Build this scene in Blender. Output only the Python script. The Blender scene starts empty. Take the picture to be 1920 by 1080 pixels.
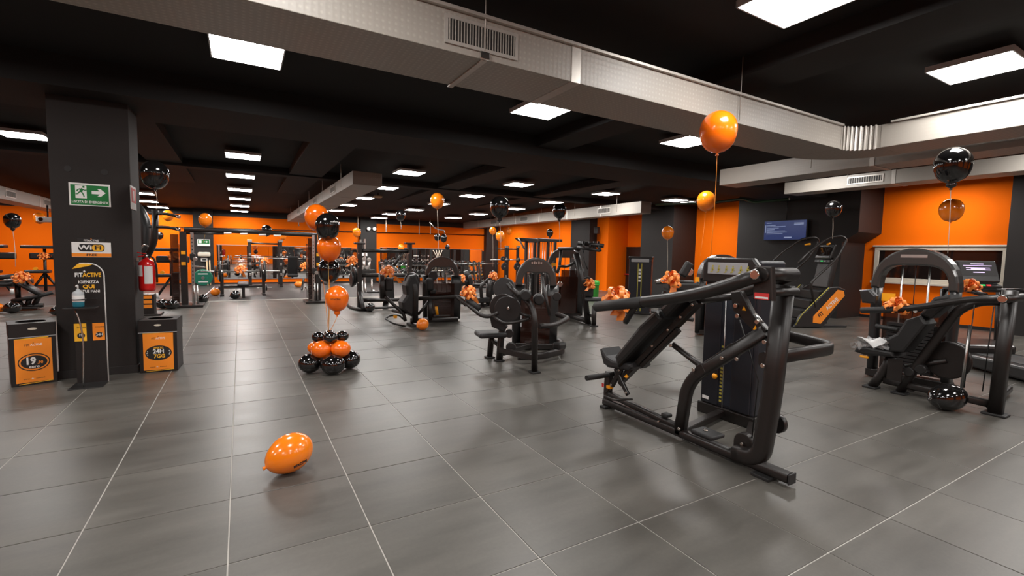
import bpy, bmesh, math, random
from mathutils import Vector as V, Matrix, Quaternion
random.seed(7)
SC = bpy.context.scene
COL = SC.collection
PI = math.pi

# ------------------------------------------------------------------ camera, light, exposure
F_PX, YAW, PITCH, ROLL, EYE = 879.0, 0.52554, -0.07378, 0.0206, 1.5     # focal length for a 1920 px wide frame
_cy, _sy, _cp, _sp = math.cos(YAW), math.sin(YAW), math.cos(PITCH), math.sin(PITCH)
_f = V((_sy*_cp, _cy*_cp, _sp)); _r = V((_cy, -_sy, 0)); _u = _r.cross(_f)
CR = _r*math.cos(ROLL) + _u*math.sin(ROLL); CU = -_r*math.sin(ROLL) + _u*math.cos(ROLL); CF = _f
cam_data = bpy.data.cameras.new('camera'); cam = bpy.data.objects.new('camera', cam_data); COL.objects.link(cam)
cam_data.sensor_width = 36; cam_data.lens = F_PX/1920*36; cam_data.clip_start = .05; cam_data.clip_end = 200
m = Matrix((CR, CU, -CF)).transposed().to_4x4(); m.translation = (0, 0, EYE); cam.matrix_world = m
SC.camera = cam
SC.view_settings.view_transform = 'Standard'; SC.view_settings.look = 'None'
SC.view_settings.gamma = 1; SC.view_settings.use_curve_mapping = False
SC.view_settings.exposure = 1.6
PANEL_WATTS = 17.0          # emission strength of every ceiling panel
world = bpy.data.worlds.new('world'); SC.world = world; world.use_nodes = True
world.node_tree.nodes['Background'].inputs[0].default_value = (.02, .018, .016, 1)
world.node_tree.nodes['Background'].inputs[1].default_value = .3

def ray(px, py):
    return CR*((px-960)/F_PX) + CU*(-(py-540)/F_PX) + CF
def G(px, py, z=0.0):                      # point at height z seen at a pixel
    d = ray(px, py); return V((0, 0, EYE)) + d*((z-EYE)/d.z)
def onX(px, py, x):
    d = ray(px, py); return V((0, 0, EYE)) + d*(x/d.x)
def onY(px, py, y):
    d = ray(px, py); return V((0, 0, EYE)) + d*(y/d.y)
def atD(px, py, dist):                     # point at a forward distance
    return V((0, 0, EYE)) + ray(px, py)*dist
def proj(p):
    c = V(p) - V((0, 0, EYE)); z = c.dot(CF)
    return (960 + F_PX*c.dot(CR)/z, 540 - F_PX*c.dot(CU)/z, z)

# ------------------------------------------------------------------ materials
MATS = {}
def mat(name, col, rough=.5, metal=0.0, noise=0.0, nscale=8.0, bump=0.0, bscale=60.0, coat=0.0, emit=None, estr=1.0, trans=0.0, sss=0.0, alpha=1.0, spec=.5):
    if name in MATS: return MATS[name]
    m = bpy.data.materials.new(name); m.use_nodes = True; nt = m.node_tree; b = nt.nodes['Principled BSDF']
    b.inputs['Base Color'].default_value = (*col, 1); b.inputs['Roughness'].default_value = rough
    b.inputs['Metallic'].default_value = metal; b.inputs['Coat Weight'].default_value = coat
    b.inputs['Coat Roughness'].default_value = .05
    b.inputs['Specular IOR Level'].default_value = spec
    if trans: b.inputs['Transmission Weight'].default_value = trans
    if sss:
        b.inputs['Subsurface Weight'].default_value = sss; b.inputs['Subsurface Radius'].default_value = (.06, .02, .01)
    if alpha < 1: b.inputs['Alpha'].default_value = alpha
    if emit:
        b.inputs['Emission Color'].default_value = (*emit, 1); b.inputs['Emission Strength'].default_value = estr
    if noise or bump:
        tc = nt.nodes.new('ShaderNodeTexCoord')
        if noise:
            n = nt.nodes.new('ShaderNodeTexNoise'); n.inputs['Scale'].default_value = nscale; n.inputs['Detail'].default_value = 4
            nt.links.new(tc.outputs['Object'], n.inputs['Vector'])
            mx = nt.nodes.new('ShaderNodeMix'); mx.data_type = 'RGBA'
            mx.inputs['A'].default_value = (*[c*(1-noise) for c in col], 1); mx.inputs['B'].default_value = (*[min(1, c*(1+noise)) for c in col], 1)
            nt.links.new(n.outputs['Fac'], mx.inputs['Factor']); nt.links.new(mx.outputs['Result'], b.inputs['Base Color'])
        if bump:
            n = nt.nodes.new('ShaderNodeTexNoise'); n.inputs['Scale'].default_value = bscale; n.inputs['Detail'].default_value = 3
            nt.links.new(tc.outputs['Object'], n.inputs['Vector'])
            bp = nt.nodes.new('ShaderNodeBump'); bp.inputs['Strength'].default_value = bump; bp.inputs['Distance'].default_value = .004
            nt.links.new(n.outputs['Fac'], bp.inputs['Height']); nt.links.new(bp.outputs['Normal'], b.inputs['Normal'])
    MATS[name] = m; return m

ORANGE = mat('orange_paint', (.96, .165, .001), .75, noise=.04, nscale=1.5, bump=.05, bscale=120, spec=.12)
BLACKW = mat('charcoal_paint', (.0115, .0092, .0084), .65, noise=.12, nscale=2, bump=.1, bscale=150)
COLUMN = mat('column_plaster', (.0120, .0082, .0070), .75, noise=.15, nscale=3, bump=.15, bscale=90)
CEIL = mat('black_ceiling', (.0023, .0018, .0019), .85, noise=.3, nscale=1.0)
CEILB = mat('black_beam', (.0036, .0026, .0023), .8, noise=.25, nscale=1.0)
GROUT = mat('grout', (.47, .445, .41), .7, noise=.25, nscale=5)
RUBBER = mat('rubber_floor', (.028, .027, .026), .5, noise=.3, nscale=3, bump=.15, bscale=200)
FRAME = mat('black_powder_coat', (.0100, .0074, .0064), .40, noise=.2, nscale=12, bump=.03, bscale=300, spec=.55)
FRAME2 = mat('charcoal_plastic', (.017, .0165, .0165), .34, noise=.15, nscale=6)
STACKM = mat('dark_stack_plates', (.013, .012, .012), .45, noise=.3, nscale=20)
SHROUD = mat('blue_black_shroud', (.014, .0155, .021), .36, noise=.1, nscale=4)
SHROUD2 = mat('dark_blue_channel', (.012, .016, .026), .45)
PAD = mat('black_upholstery', (.0085, .0082, .0082), .5, noise=.15, nscale=9, bump=.12, bscale=180)
GREYPAD = mat('worn_seat_vinyl', (.018, .018, .019), .55, noise=.15, nscale=9, bump=.1, bscale=160)
GRIP = mat('grip_rubber', (.012, .012, .012), .62, bump=.1, bscale=250)
CHROME = mat('chrome', (.75, .73, .70), .18, 1.0)
BOLT = mat('bolt_steel', (.62, .57, .52), .25, 1.0)
CABLE = mat('cable_black', (.01, .01, .01), .5)
STEEL = mat('brushed_steel', (.55, .54, .52), .3, 1.0, noise=.1, nscale=30)
SMOKE = mat('smoked_cover', (.024, .008, .005), .12, coat=.5, alpha=.72)
YELLOW = mat('yellow_plastic', (.95, .38, .01), .35)
PRINTY = mat('yellow_print', (.42, .36, .05), .6)
WHITE = mat('white_print', (.8, .79, .77), .6)
GREYP = mat('grey_print', (.35, .35, .36), .5)
BLACKP = mat('black_print', (.012, .011, .011), .6)
SIGNO = mat('orange_print', (.95, .27, .015), .55, noise=.08, nscale=5)
SIGNY = mat('yellow_board', (.95, .48, .02), .55)
GREEN = mat('sign_green', (.004, .17, .035), .5)
RED = mat('extinguisher_red', (.62, .008, .008), .25, coat=.6)
REDP = mat('red_print', (.65, .03, .03), .6)
CARD = mat('black_card', (.0075, .0052, .0046), .5, noise=.2, nscale=5, bump=.06, bscale=30)
B_OR = mat('orange_latex', (1.0, .17, .004), .2, coat=.6, sss=.12, noise=.06, nscale=4)
B_OR2 = mat('light_orange_latex', (1.0, .24, .008), .2, coat=.6, sss=.12, noise=.05, nscale=4)
B_CL = mat('pale_orange_latex', (1.0, .36, .05), .15, coat=.6, alpha=.75)
B_BK = mat('black_latex', (.006, .0055, .0055), .11, coat=.8)
RIBBON = mat('orange_ribbon', (1.0, .29, .055), .38, noise=.12, nscale=18)
STRG = mat('gold_string', (.75, .45, .12), .5)
STRW = mat('pale_string', (.6, .52, .42), .5)
STRO = mat('orange_string', (.95, .3, .03), .5)
WOODW = mat('pale_wood', (.62, .45, .27), .5, noise=.2, nscale=8)
WFRAME = mat('white_frame', (.66, .60, .50), .45, noise=.06, nscale=4)
GLASS = mat('dark_glass', (.012, .008, .007), .05, coat=.5)
MIRROR = mat('mirror_silver', (.86, .85, .83), .015, 1.0)
DOORB = mat('dark_brown_door', (.02, .011, .009), .4, noise=.2, nscale=5)
GREENB = mat('green_plastic', (.05, .42, .05), .4)
GREENR = mat('green_rubber', (.015, .16, .10), .5)
TEAL = mat('gel_blue', (.03, .22, .30), .2, trans=.2)
CLEAR = mat('clear_plastic', (.62, .66, .68), .15, alpha=.6)
WRAP = mat('plastic_wrap', (.55, .55, .55), .12, alpha=.45, coat=.5)
PAPER = mat('white_paper', (.72, .72, .71), .6, noise=.05, nscale=9)
LAMP = mat('lamp_diffuser', (.9, .9, .9), .5, emit=(1.0, .965, .93), estr=PANEL_WATTS)
LAMPF = mat('lamp_frame', (.5, .5, .5), .4)
SCREEN = mat('tv_blue', (.004, .010, .045), .2, emit=(.010, .045, .22), estr=.13)
SCRW = mat('tv_white', (.25, .3, .4), .3, emit=(.45, .55, .85), estr=.12)
SCRV = mat('console_glow', (.3, .2, .4), .3, emit=(.75, .55, 1.0), estr=.6)
LEDG = mat('green_button', (.02, .3, .06), .4, emit=(.02, .5, .1), estr=.5)
LEDR = mat('red_button', (.5, .03, .03), .4, emit=(.8, .05, .05), estr=.4)
GREENPIPE = mat('green_conduit', (.006, .035, .012), .5)

def duct_mat(name, col, rough=.45, metal=.0):
    m = bpy.data.materials.new(name); m.use_nodes = True; nt = m.node_tree; b = nt.nodes['Principled BSDF']
    b.inputs['Roughness'].default_value = rough; b.inputs['Metallic'].default_value = metal
    tc = nt.nodes.new('ShaderNodeTexCoord'); vo = nt.nodes.new('ShaderNodeTexVoronoi'); vo.inputs['Scale'].default_value = 26; vo.inputs['Randomness'].default_value = .12
    nt.links.new(tc.outputs['Object'], vo.inputs['Vector'])
    cr = nt.nodes.new('ShaderNodeValToRGB'); cr.color_ramp.elements[0].position = .12; cr.color_ramp.elements[1].position = .34
    cr.color_ramp.elements[0].color = (*[c*1.12 for c in col], 1); cr.color_ramp.elements[1].color = (*[c*.9 for c in col], 1)
    nt.links.new(vo.outputs['Distance'], cr.inputs['Fac']); nt.links.new(cr.outputs['Color'], b.inputs['Base Color'])
    bp = nt.nodes.new('ShaderNodeBump'); bp.inputs['Strength'].default_value = .35; bp.inputs['Distance'].default_value = .004
    nt.links.new(vo.outputs['Distance'], bp.inputs['Height']); nt.links.new(bp.outputs['Normal'], b.inputs['Normal'])
    return m
DUCT = duct_mat('embossed_foil_duct', (.365, .338, .30))
DUCTS = mat('duct_steel', (.50, .47, .43), .35, .35, noise=.15, nscale=15)

def floor_mat(name, base, dark=.75):
    m = bpy.data.materials.new(name); m.use_nodes = True; nt = m.node_tree; b = nt.nodes['Principled BSDF']
    geo = nt.nodes.new('ShaderNodeNewGeometry')
    mp = nt.nodes.new('ShaderNodeMapping'); mp.inputs['Scale'].default_value = (.55, 2.6, 1)
    nt.links.new(geo.outputs['Position'], mp.inputs['Vector'])
    n1 = nt.nodes.new('ShaderNodeTexNoise'); n1.inputs['Scale'].default_value = 1.6; n1.inputs['Detail'].default_value = 6; n1.inputs['Roughness'].default_value = .62
    nt.links.new(mp.outputs['Vector'], n1.inputs['Vector'])
    n2 = nt.nodes.new('ShaderNodeTexNoise'); n2.inputs['Scale'].default_value = 45; n2.inputs['Detail'].default_value = 3
    nt.links.new(geo.outputs['Position'], n2.inputs['Vector'])
    oi = nt.nodes.new('ShaderNodeObjectInfo')
    cr = nt.nodes.new('ShaderNodeValToRGB'); cr.color_ramp.elements[0].position = .32; cr.color_ramp.elements[1].position = .72
    cr.color_ramp.elements[0].color = (*[c*dark for c in base], 1); cr.color_ramp.elements[1].color = (*[c*1.25 for c in base], 1)
    nt.links.new(n1.outputs['Fac'], cr.inputs['Fac'])
    ma = nt.nodes.new('ShaderNodeMath'); ma.operation = 'MULTIPLY_ADD'; ma.inputs[1].default_value = .22; ma.inputs[2].default_value = .80
    nt.links.new(oi.outputs['Random'], ma.inputs[0])
    mb = nt.nodes.new('ShaderNodeMath'); mb.operation = 'MULTIPLY_ADD'; mb.inputs[1].default_value = .25
    nt.links.new(n2.outputs['Fac'], mb.inputs[0]); nt.links.new(ma.outputs[0], mb.inputs[2])
    mx = nt.nodes.new('ShaderNodeVectorMath'); mx.operation = 'SCALE'
    nt.links.new(cr.outputs['Color'], mx.inputs[0]); nt.links.new(mb.outputs[0], mx.inputs['Scale'])
    nt.links.new(mx.outputs['Vector'], b.inputs['Base Color'])
    rr = nt.nodes.new('ShaderNodeMapRange'); rr.inputs['To Min'].default_value = .30; rr.inputs['To Max'].default_value = .46
    nt.links.new(n1.outputs['Fac'], rr.inputs['Value']); nt.links.new(rr.outputs['Result'], b.inputs['Roughness'])
    bp = nt.nodes.new('ShaderNodeBump'); bp.inputs['Strength'].default_value = .06; bp.inputs['Distance'].default_value = .003
    nt.links.new(n2.outputs['Fac'], bp.inputs['Height']); nt.links.new(bp.outputs['Normal'], b.inputs['Normal'])
    return m
TILE = floor_mat('dark_stone_tile', (.087, .081, .071))

# ------------------------------------------------------------------ mesh helpers
def empty(name, label=None, cat=None, loc=(0, 0, 0), rz=0.0, group=None, kind=None):
    o = bpy.data.objects.new(name, None); COL.objects.link(o); o.empty_display_size = .1
    o.location = loc; o.rotation_euler = (0, 0, rz)
    tag(o, label, cat, group, kind); return o
def tag(o, label=None, cat=None, group=None, kind=None):
    if label: o['label'] = label
    if cat: o['category'] = cat
    if group: o['group'] = group
    if kind: o['kind'] = kind
    return o
def copy_tree(o, parent=None):
    c = o.copy(); COL.objects.link(c); c.parent = parent
    for ch in list(o.children): copy_tree(ch, c)
    return c
def fillet(pts, r, n=5):
    pts = [V(p) for p in pts]
    if r <= 0 or len(pts) < 3: return pts
    out = [pts[0]]
    for i in range(1, len(pts)-1):
        a, b, c = pts[i-1], pts[i], pts[i+1]
        d1 = (a-b); d2 = (c-b); l1 = d1.length; l2 = d2.length
        if l1 < 1e-6 or l2 < 1e-6: continue
        k = min(r, l1*.48, l2*.48); p1 = b + d1/l1*k; p2 = b + d2/l2*k
        for j in range(n+1):
            t = j/n; out.append(p1*(1-t)**2 + b*2*t*(1-t) + p2*t*t)
    out.append(pts[-1]); return out

class MB:
    """collects shapes into one mesh"""
    def __init__(self): self.bm = bmesh.new()
    def box(self, c, s, rot=None, bev=0.0, seg=2):
        """box centred at c, full size s, rot = euler tuple or Matrix"""
        R = Matrix.Identity(3)
        if rot is not None: R = rot if isinstance(rot, Matrix) else __import__('mathutils').Euler(rot).to_matrix()
        ret = bmesh.ops.create_cube(self.bm, size=1.0); vs = ret['verts']
        for v in vs: v.co = V((v.co.x*s[0], v.co.y*s[1], v.co.z*s[2]))
        if bev > 0:
            es = list({e for v in vs for e in v.link_edges})
            r2 = bmesh.ops.bevel(self.bm, geom=es, offset=min(bev, min(s)*.48), segments=seg, profile=.5, affect='EDGES')
            vs = list({v for f in r2['faces'] for v in f.verts} | {v for v in vs if v.is_valid})
        for v in vs: v.co = R @ v.co + V(c)
        return self
    def bx(self, lo, hi, bev=0.0, seg=2):
        lo = V(lo); hi = V(hi); return self.box((lo+hi)/2, tuple(abs(x) for x in (hi-lo)), None, bev, seg)
    def beam(self, p0, p1, w, h, up=(0, 0, 1), bev=0.006):
        """rectangular bar from p0 to p1; w across, h along 'up'"""
        p0 = V(p0); p1 = V(p1); d = (p1-p0); L = d.length; y = d/L; upv = V(up)
        if abs(y.dot(upv)) > .97: upv = V((1, 0, 0)) if abs(y.x) < .9 else V((0, 1, 0))
        x = y.cross(upv).normalized(); z = x.cross(y)
        R = Matrix((x, y, z)).transposed()
        return self.box((p0+p1)/2, (w, L, h), R, bev, 1)
    def tube(self, pts, r, fil=0.0, n=10, cap=True, sq=None, nf=5, radii=None):
        """swept round tube (or oval when sq=(rx, ry))"""
        P = fillet(pts, fil, nf); bm = self.bm; rings = []
        T = []
        for i in range(len(P)):
            a = P[max(i-1, 0)]; b = P[min(i+1, len(P)-1)]; T.append((b-a).normalized())
        t0 = T[0]; ref = V((0, 0, 1)) if abs(t0.z) < .9 else V((1, 0, 0))
        nx = t0.cross(ref).normalized(); prev = t0
        for i, p in enumerate(P):
            t = T[i]
            if i:
                q = prev.rotation_difference(t); nx = q @ nx
            nx = (nx - t*nx.dot(t)).normalized(); ny = t.cross(nx); prev = t
            ra, rb = (sq if sq else (r, r))
            if radii: ra = rb = radii[i] if i < len(radii) else radii[-1]
            if sq:
                ring = []
                for k in range(n):
                    a = 2*PI*(k+.5)/n; ca, sa = math.cos(a), math.sin(a); e = .55
                    ring.append(bm.verts.new(p + nx*(ra*math.copysign(abs(ca)**e, ca)) + ny*(rb*math.copysign(abs(sa)**e, sa))))
            else:
                ring = [bm.verts.new(p + nx*(ra*math.cos(2*PI*k/n)) + ny*(rb*math.sin(2*PI*k/n))) for k in range(n)]
            rings.append(ring)
        for a, b in zip(rings, rings[1:]):
            for k in range(n):
                f = bm.faces.new((a[k], a[(k+1) % n], b[(k+1) % n], b[k])); f.smooth = True
        if cap:
            bm.faces.new(list(reversed(rings[0]))); bm.faces.new(rings[-1])
        return self
    def cyl(self, p0, p1, r, n=14, r2=None, bev=0.0):
        p0 = V(p0); p1 = V(p1)
        if bev:
            d = (p1-p0).normalized(); L = (p1-p0).length; bb = min(bev, L*.45, r*.6)
            return self.tube([p0, p0+d*1e-4, p0+d*bb, p1-d*bb, p1-d*1e-4, p1], r, 0, n, True, radii=[r-bb, r-bb*.9, r, r, r-bb*.9, r-bb])
        return self.tube([p0, p1], r, 0, n, True, radii=[r, r if r2 is None else r2])
    def lathe(self, prof, n=20, M=None, smooth=True):
        """profile [(r, z)] spun about Z, then moved by matrix M"""
        bm = self.bm; M = M or Matrix.Identity(4); rings = []
        for r, z in prof:
            if r < 1e-6: rings.append([bm.verts.new(M @ V((0, 0, z)))])
            else: rings.append([bm.verts.new(M @ V((r*math.cos(2*PI*k/n), r*math.sin(2*PI*k/n), z))) for k in range(n)])
        for a, b in zip(rings, rings[1:]):
            for k in range(n):
                q = [a[k % len(a)], a[(k+1) % len(a)], b[(k+1) % len(b)], b[k % len(b)]]
                q2 = []
                for v in q:
                    if v not in q2: q2.append(v)
                if len(q2) >= 3:
                    f = bm.faces.new(q2); f.smooth = smooth
        return self
    def prism(self, pts, axis, t, bev=0.0):
        """polygon of 3-D points extruded along vector axis*t (centred)"""
        ax = V(axis).normalized()*t; bm = self.bm
        a = [bm.verts.new(V(p) - ax/2) for p in pts]; b = [bm.verts.new(V(p) + ax/2) for p in pts]
        fs = [bm.faces.new(a), bm.faces.new(list(reversed(b)))]; n = len(pts)
        for k in range(n): fs.append(bm.faces.new((a[k], b[k], b[(k+1) % n], a[(k+1) % n])))
        bmesh.ops.recalc_face_normals(bm, faces=fs)
        if bev:
            es = list({e for f in fs[:2] for e in f.edges})
            bmesh.ops.bevel(bm, geom=es, offset=bev, segments=2, profile=.5, affect='EDGES')
        return self
    def quad(self, a, b, c, d):
        self.bm.faces.new([self.bm.verts.new(V(p)) for p in (a, b, c, d)]); return self
    def poly(self, pts):
        self.bm.faces.new([self.bm.verts.new(V(p)) for p in pts]); return self
    def xf(self, M):
        for v in self.bm.verts: v.co = M @ v.co
        return self
    def build(self, name, material, parent=None, smooth_angle=None, recalc=True):
        if recalc: bmesh.ops.recalc_face_normals(self.bm, faces=self.bm.faces)
        me = bpy.data.meshes.new(name); self.bm.to_mesh(me); self.bm.free()
        me.materials.append(material)
        o = bpy.data.objects.new(name, me); COL.objects.link(o); o.parent = parent; return o

def text(name, s, h, M, material, parent=None, depth=.001, bold=0.0, sx=1.0, align='CENTER'):
    """flat lettering; M places its XY plane"""
    cu = bpy.data.curves.new(name, 'FONT'); cu.body = s; cu.size = h/.72; cu.align_x = align; cu.align_y = 'CENTER'
    cu.extrude = depth/2; cu.offset = bold*h; cu.resolution_u = 2
    tmp = bpy.data.objects.new('tmp', cu); COL.objects.link(tmp)
    me = bpy.data.meshes.new_from_object(tmp.evaluated_get(bpy.context.evaluated_depsgraph_get()))
    COL.objects.unlink(tmp); bpy.data.objects.remove(tmp)
    me.name = name
    for v in me.vertices: v.co = M @ V((v.co.x*sx, v.co.y, v.co.z))
    me.materials.clear(); me.materials.append(material)
    o = bpy.data.objects.new(name, me); COL.objects.link(o); o.parent = parent; return o
def frame_mat(origin, xdir, ydir):
    x = V(xdir).normalized(); y = V(ydir); y = (y - x*y.dot(x)).normalized(); z = x.cross(y)
    M = Matrix((x, y, z)).transposed().to_4x4(); M.translation = V(origin); return M
def ellipse(mb, M, rx, ry, t=.001, n=28):
    a = [M @ V((rx*math.cos(2*PI*k/n), ry*math.sin(2*PI*k/n), 0)) for k in range(n)]
    return mb.prism(a, (M.to_3x3() @ V((0, 0, 1))), t)
def star(mb, M, r, t=.001):
    a = [M @ V(((r if k % 2 == 0 else r*.42)*math.sin(PI*k/5), (r if k % 2 == 0 else r*.42)*math.cos(PI*k/5), 0)) for k in range(10)]
    return mb.prism(a, (M.to_3x3() @ V((0, 0, 1))), t)
def rect(mb, M, w, h, t=.001, cx=0, cy=0):
    a = [M @ V((cx+x*w/2, cy+y*h/2, 0)) for x, y in ((-1, -1), (1, -1), (1, 1), (-1, 1))]
    return mb.prism(a, (M.to_3x3() @ V((0, 0, 1))), t)
def zc(y):                                  # underside of the lamp panels (the ceiling falls a little towards the far end)
    return 3.3 if y <= 9 else 3.3 - .031*(y-9)
def onceil(px, py):
    z = 3.3
    for _ in range(60):
        p = G(px, py, z); z = .5*z + .5*zc(p.y)
    return G(px, py, z)

# ------------------------------------------------------------------ the room
YB = 22.5; XL = -9.5; YF = -7.0; XW = 14.4
def struct(o): o['kind'] = 'structure'; return o
# floor: light grout bed, every tile a piece of its own
P = .667; TX0 = -.08; TY0 = 1.165; RUB = 15.3
floor = struct(MB().bx((XL, YF, -.12), (XW, YB, -.004)).build('floor', GROUT))
floor['label'] = 'dark grey stone tile floor with pale joints'
tiles = []
nx0 = math.floor((XL-TX0)/P); nx1 = math.ceil((XW-TX0)/P); ny0 = math.floor((YF-TY0)/P); ny1 = math.ceil((RUB-TY0)/P)
for i in range(nx0, nx1):
    for j in range(ny0, ny1):
        x0 = max(TX0+i*P, XL); x1 = min(TX0+(i+1)*P, XW); y0 = TY0+j*P; y1 = min(TY0+(j+1)*P, RUB)
        if x1-x0 < .02 or y1-y0 < .02: continue
        tiles.append((x0, x1, y0, y1))
def tile_area(t):
    x, y = (t[0]+t[1])/2, (t[2]+t[3])/2; a = proj((x, y, 0))
    if a[2] < .6 or not (-120 < a[0] < 2040 and a[1] < 1200): return 0
    return 1/a[2]**3
tiles.sort(key=tile_area, reverse=True)
gap = .0036
one = MB().bx((-P/2+gap, -P/2+gap, -.008), (P/2-gap, P/2-gap, 0), .0012, 1).build('tile', TILE, floor)
n_own = 0; rest = MB()
for t in tiles:
    full = abs(t[1]-t[0]-P) < 1e-4 and abs(t[3]-t[2]-P) < 1e-4
    if n_own < 300 and full:
        o = one if n_own == 0 else one.copy()
        if n_own: COL.objects.link(o)
        o.parent = floor; o.location = ((t[0]+t[1])/2, (t[2]+t[3])/2, 0)
        o.rotation_euler = (0, 0, random.choice((0, PI/2, PI, 1.5*PI))); n_own += 1
    else:
        z = -random.random()*.0008
        rest.quad((t[0]+gap, t[2]+gap, z), (t[1]-gap, t[2]+gap, z), (t[1]-gap, t[3]-gap, z), (t[0]+gap, t[3]-gap, z))
r = rest.build('tile_field', TILE, floor); r['kind'] = 'stuff'
struct(MB().bx((XL, RUB, -.004), (XW, YB, .006)).build('floor_rubber', RUBBER))['label'] = 'black rubber flooring of the free weight zone'
struct(MB().bx((XL, RUB-.03, -.003), (XW, RUB+.03, .009)).build('trim_1', mat('pale_strip', (.5, .47, .43), .5)))['label'] = 'pale strip where tiles meet the rubber'

# ceiling with beams
def ceil_sheet():
    mb = MB(); up = .12
    for y0, y1 in ((YF, 9), (9, YB+.2)):
        mb.quad((XL-.1, y0, zc(y0)+up), (XW+.1, y0, zc(y0)+up), (XW+.1, y1, zc(y1)+up), (XL-.1, y1, zc(y1)+up))
    return mb
struct(ceil_sheet().build('ceiling', CEIL))['label'] = 'black painted ceiling'
n = 1
def trim(mb, material, label, name=None):
    global n; n += 1
    o = struct(mb.build(name or 'trim_%d' % n, material)); o['label'] = label; return o
trim(MB().bx((XL, 6.55, 3.1), (XW, 7.75, 3.45)), CEILB, 'deep black ceiling beam running over the column')
trim(MB().bx((XL, 12.0, 3.17), (XW, 12.35, 3.4)), CEILB, 'slim black ceiling beam beyond the column')
trim(MB().bx((1.0, 7.75, 3.2), (1.7, YB, 3.38)), CEILB, 'long black ceiling rib beside the middle duct')
trim(MB().bx((-1.6, 7.75, 3.22), (-1.0, YB, 3.38)), CEILB, 'long black ceiling rib behind the column')
trim(MB().bx((4.6, 7.75, 3.2), (5.2, YB, 3.38)), CEILB, 'long black ceiling rib over the racks')
trim(MB().bx((7.6, 7.75, 3.2), (8.2, YB, 3.38)), CEILB, 'long black ceiling rib near the right duct')
trim(MB().bx((4.2, YF, 3.24), (4.75, 6.55, 3.45)), CEILB, 'black ceiling rib in the foreground')
# walls
WT = .2
struct(MB().bx((XL, YB, 0), (XW, YB+WT, 2.76)).build('wall_back', ORANGE))['label'] = 'bright orange far wall'
struct(MB().bx((XL, YB-.01, 2.76), (XW, YB+WT, 3.6)).build('wall_back_top', BLACKW))['label'] = 'black band over the orange far wall'
struct(MB().bx((XL-WT, YF, 0), (XL, YB, 3.6)).build('wall_left', ORANGE))
struct(MB().bx((XL, YF-WT, 0), (XW, YF, 3.6)).build('wall_front', ORANGE))
for xx in (-4.0, 3.5, 9.0): struct(MB().bx((xx, YF, 0), (xx+1.2, YF+.3, 3.5)).build('wall_front_pillar', BLACKW))
struct(MB().bx((XW, YF, 0), (XW+WT, YB, 3.6)).build('wall_right', ORANGE))['label'] = 'orange right wall seen between dark pillars'
for a, b, y, lab in ((363, 400, YB, 'black pilaster on the far wall with a small exit sign'), (676, 706, YB, 'black pilaster on the far wall with twin emergency lamps')):
    x0 = onY(a, 460, y-.25).x; x1 = onY(b, 460, y-.25).x
    trim(MB().bx((x0, y-.25, 0), (x1, y, 3.5)), BLACKW, lab)
# far right: slanting orange stretch with a corner pilaster
ca = V((12.1, YB, 0)); cb = V((12.95, 17.0, 0))
far = MB(); far.prism([ca, cb, cb+V((1.5, 0, 0)), ca+V((2.3, 0, 0))], (0, 0, 1), 7.0)
trim(far, ORANGE, 'orange side wall behind the racks', 'wall_side')
trim(MB().bx((onY(912, 460, 22.2).x, 22.2, 0), (onY(934, 460, 22.2).x, YB, 3.5)), BLACKW, 'black corner pilaster at the far end')
y0 = onX(1106, 430, 12.9).y; y1 = onX(1071, 430, 12.9).y
trim(MB().bx((12.9, y0, 0), (XW, y1, 3.5)), BLACKW, 'black pillar left of the emergency door')
ya = onX(1141, 430, 13.3).y
trim(MB().bx((13.3, ya, 0), (XW, y0, 3.5)), ORANGE, 'orange pillar beside the emergency door')
yc0 = onX(1261.5, 450, 13.2).y; yc1 = onX(1203, 420, 13.2).y
trim(MB().bx((13.2, yc0, 0), (XW, yc1, 3.5)), BLACKW, 'broad black pillar between door and orange panel')
ytv1 = onX(1384, 420, 13.2).y; ylow = 6.15
trim(MB().bx((13.2, ylow, 0), (XW, ytv1, 3.5)), BLACKW, 'black wall mass carrying the television', 'wall_television')
ov = MB(); ov.prism([(0, ylow, 1.95), (0, 5.8, 2.2), (0, 5.8, 3.5), (0, ylow, 3.5)], (1, 0, 0), XW-13.2); ov.xf(Matrix.Translation(((13.2+XW)/2, 0, 0)))
trim(ov, BLACKW, 'black chamfered overhang beside the window')
yr = onX(1911, 327, XW-.01).y
trim(MB().bx((XW-.35, YF, 0), (XW, yr, 3.5)), BLACKW, 'black wall right of the window')
struct(MB().bx((XW-.03, yr, 0), (XW, ylow, .07)).build('baseboard_right', BLACKW))
struct(MB().bx((XL, YB-.03, 0), (XW, YB, .06)).build('baseboard_back', BLACKW))

# window with white frame in the orange wall
wy0 = onX(1894, 459, XW-.03).y; wy1 = onX(1641, 463, XW-.03).y; wz1 = onX(1700, 462, XW-.03).z; wz0 = .98
win = struct(empty('window_1', 'interior window with white frame and dark panes in the orange wall'))
fw = .10
MB().bx((XW-.045, wy0, wz1-fw), (XW, wy1, wz1), .008).build('window_frame', WFRAME, win)
MB().bx((XW-.045, wy0, wz0), (XW, wy1, wz0+fw), .008).build('window_frame', WFRAME, win)
for y in (wy0, wy1-fw): MB().bx((XW-.045, y, wz0+fw), (XW, y+fw, wz1-fw), .008).build('window_frame', WFRAME, win)
MB().bx((XW-.075, wy0-.04, wz1-.01), (XW, wy1+.04, wz1+.03), .006).build('window_head', WFRAME, win)
MB().bx((XW-.09, wy0-.04, wz0-.05), (XW, wy1+.04, wz0), .006).build('window_sill', WFRAME, win)
MB().bx((XW-.012, wy0+fw, wz0+fw), (XW-.006, wy1-fw, wz1-fw)).build('pane', GLASS, win)

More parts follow.
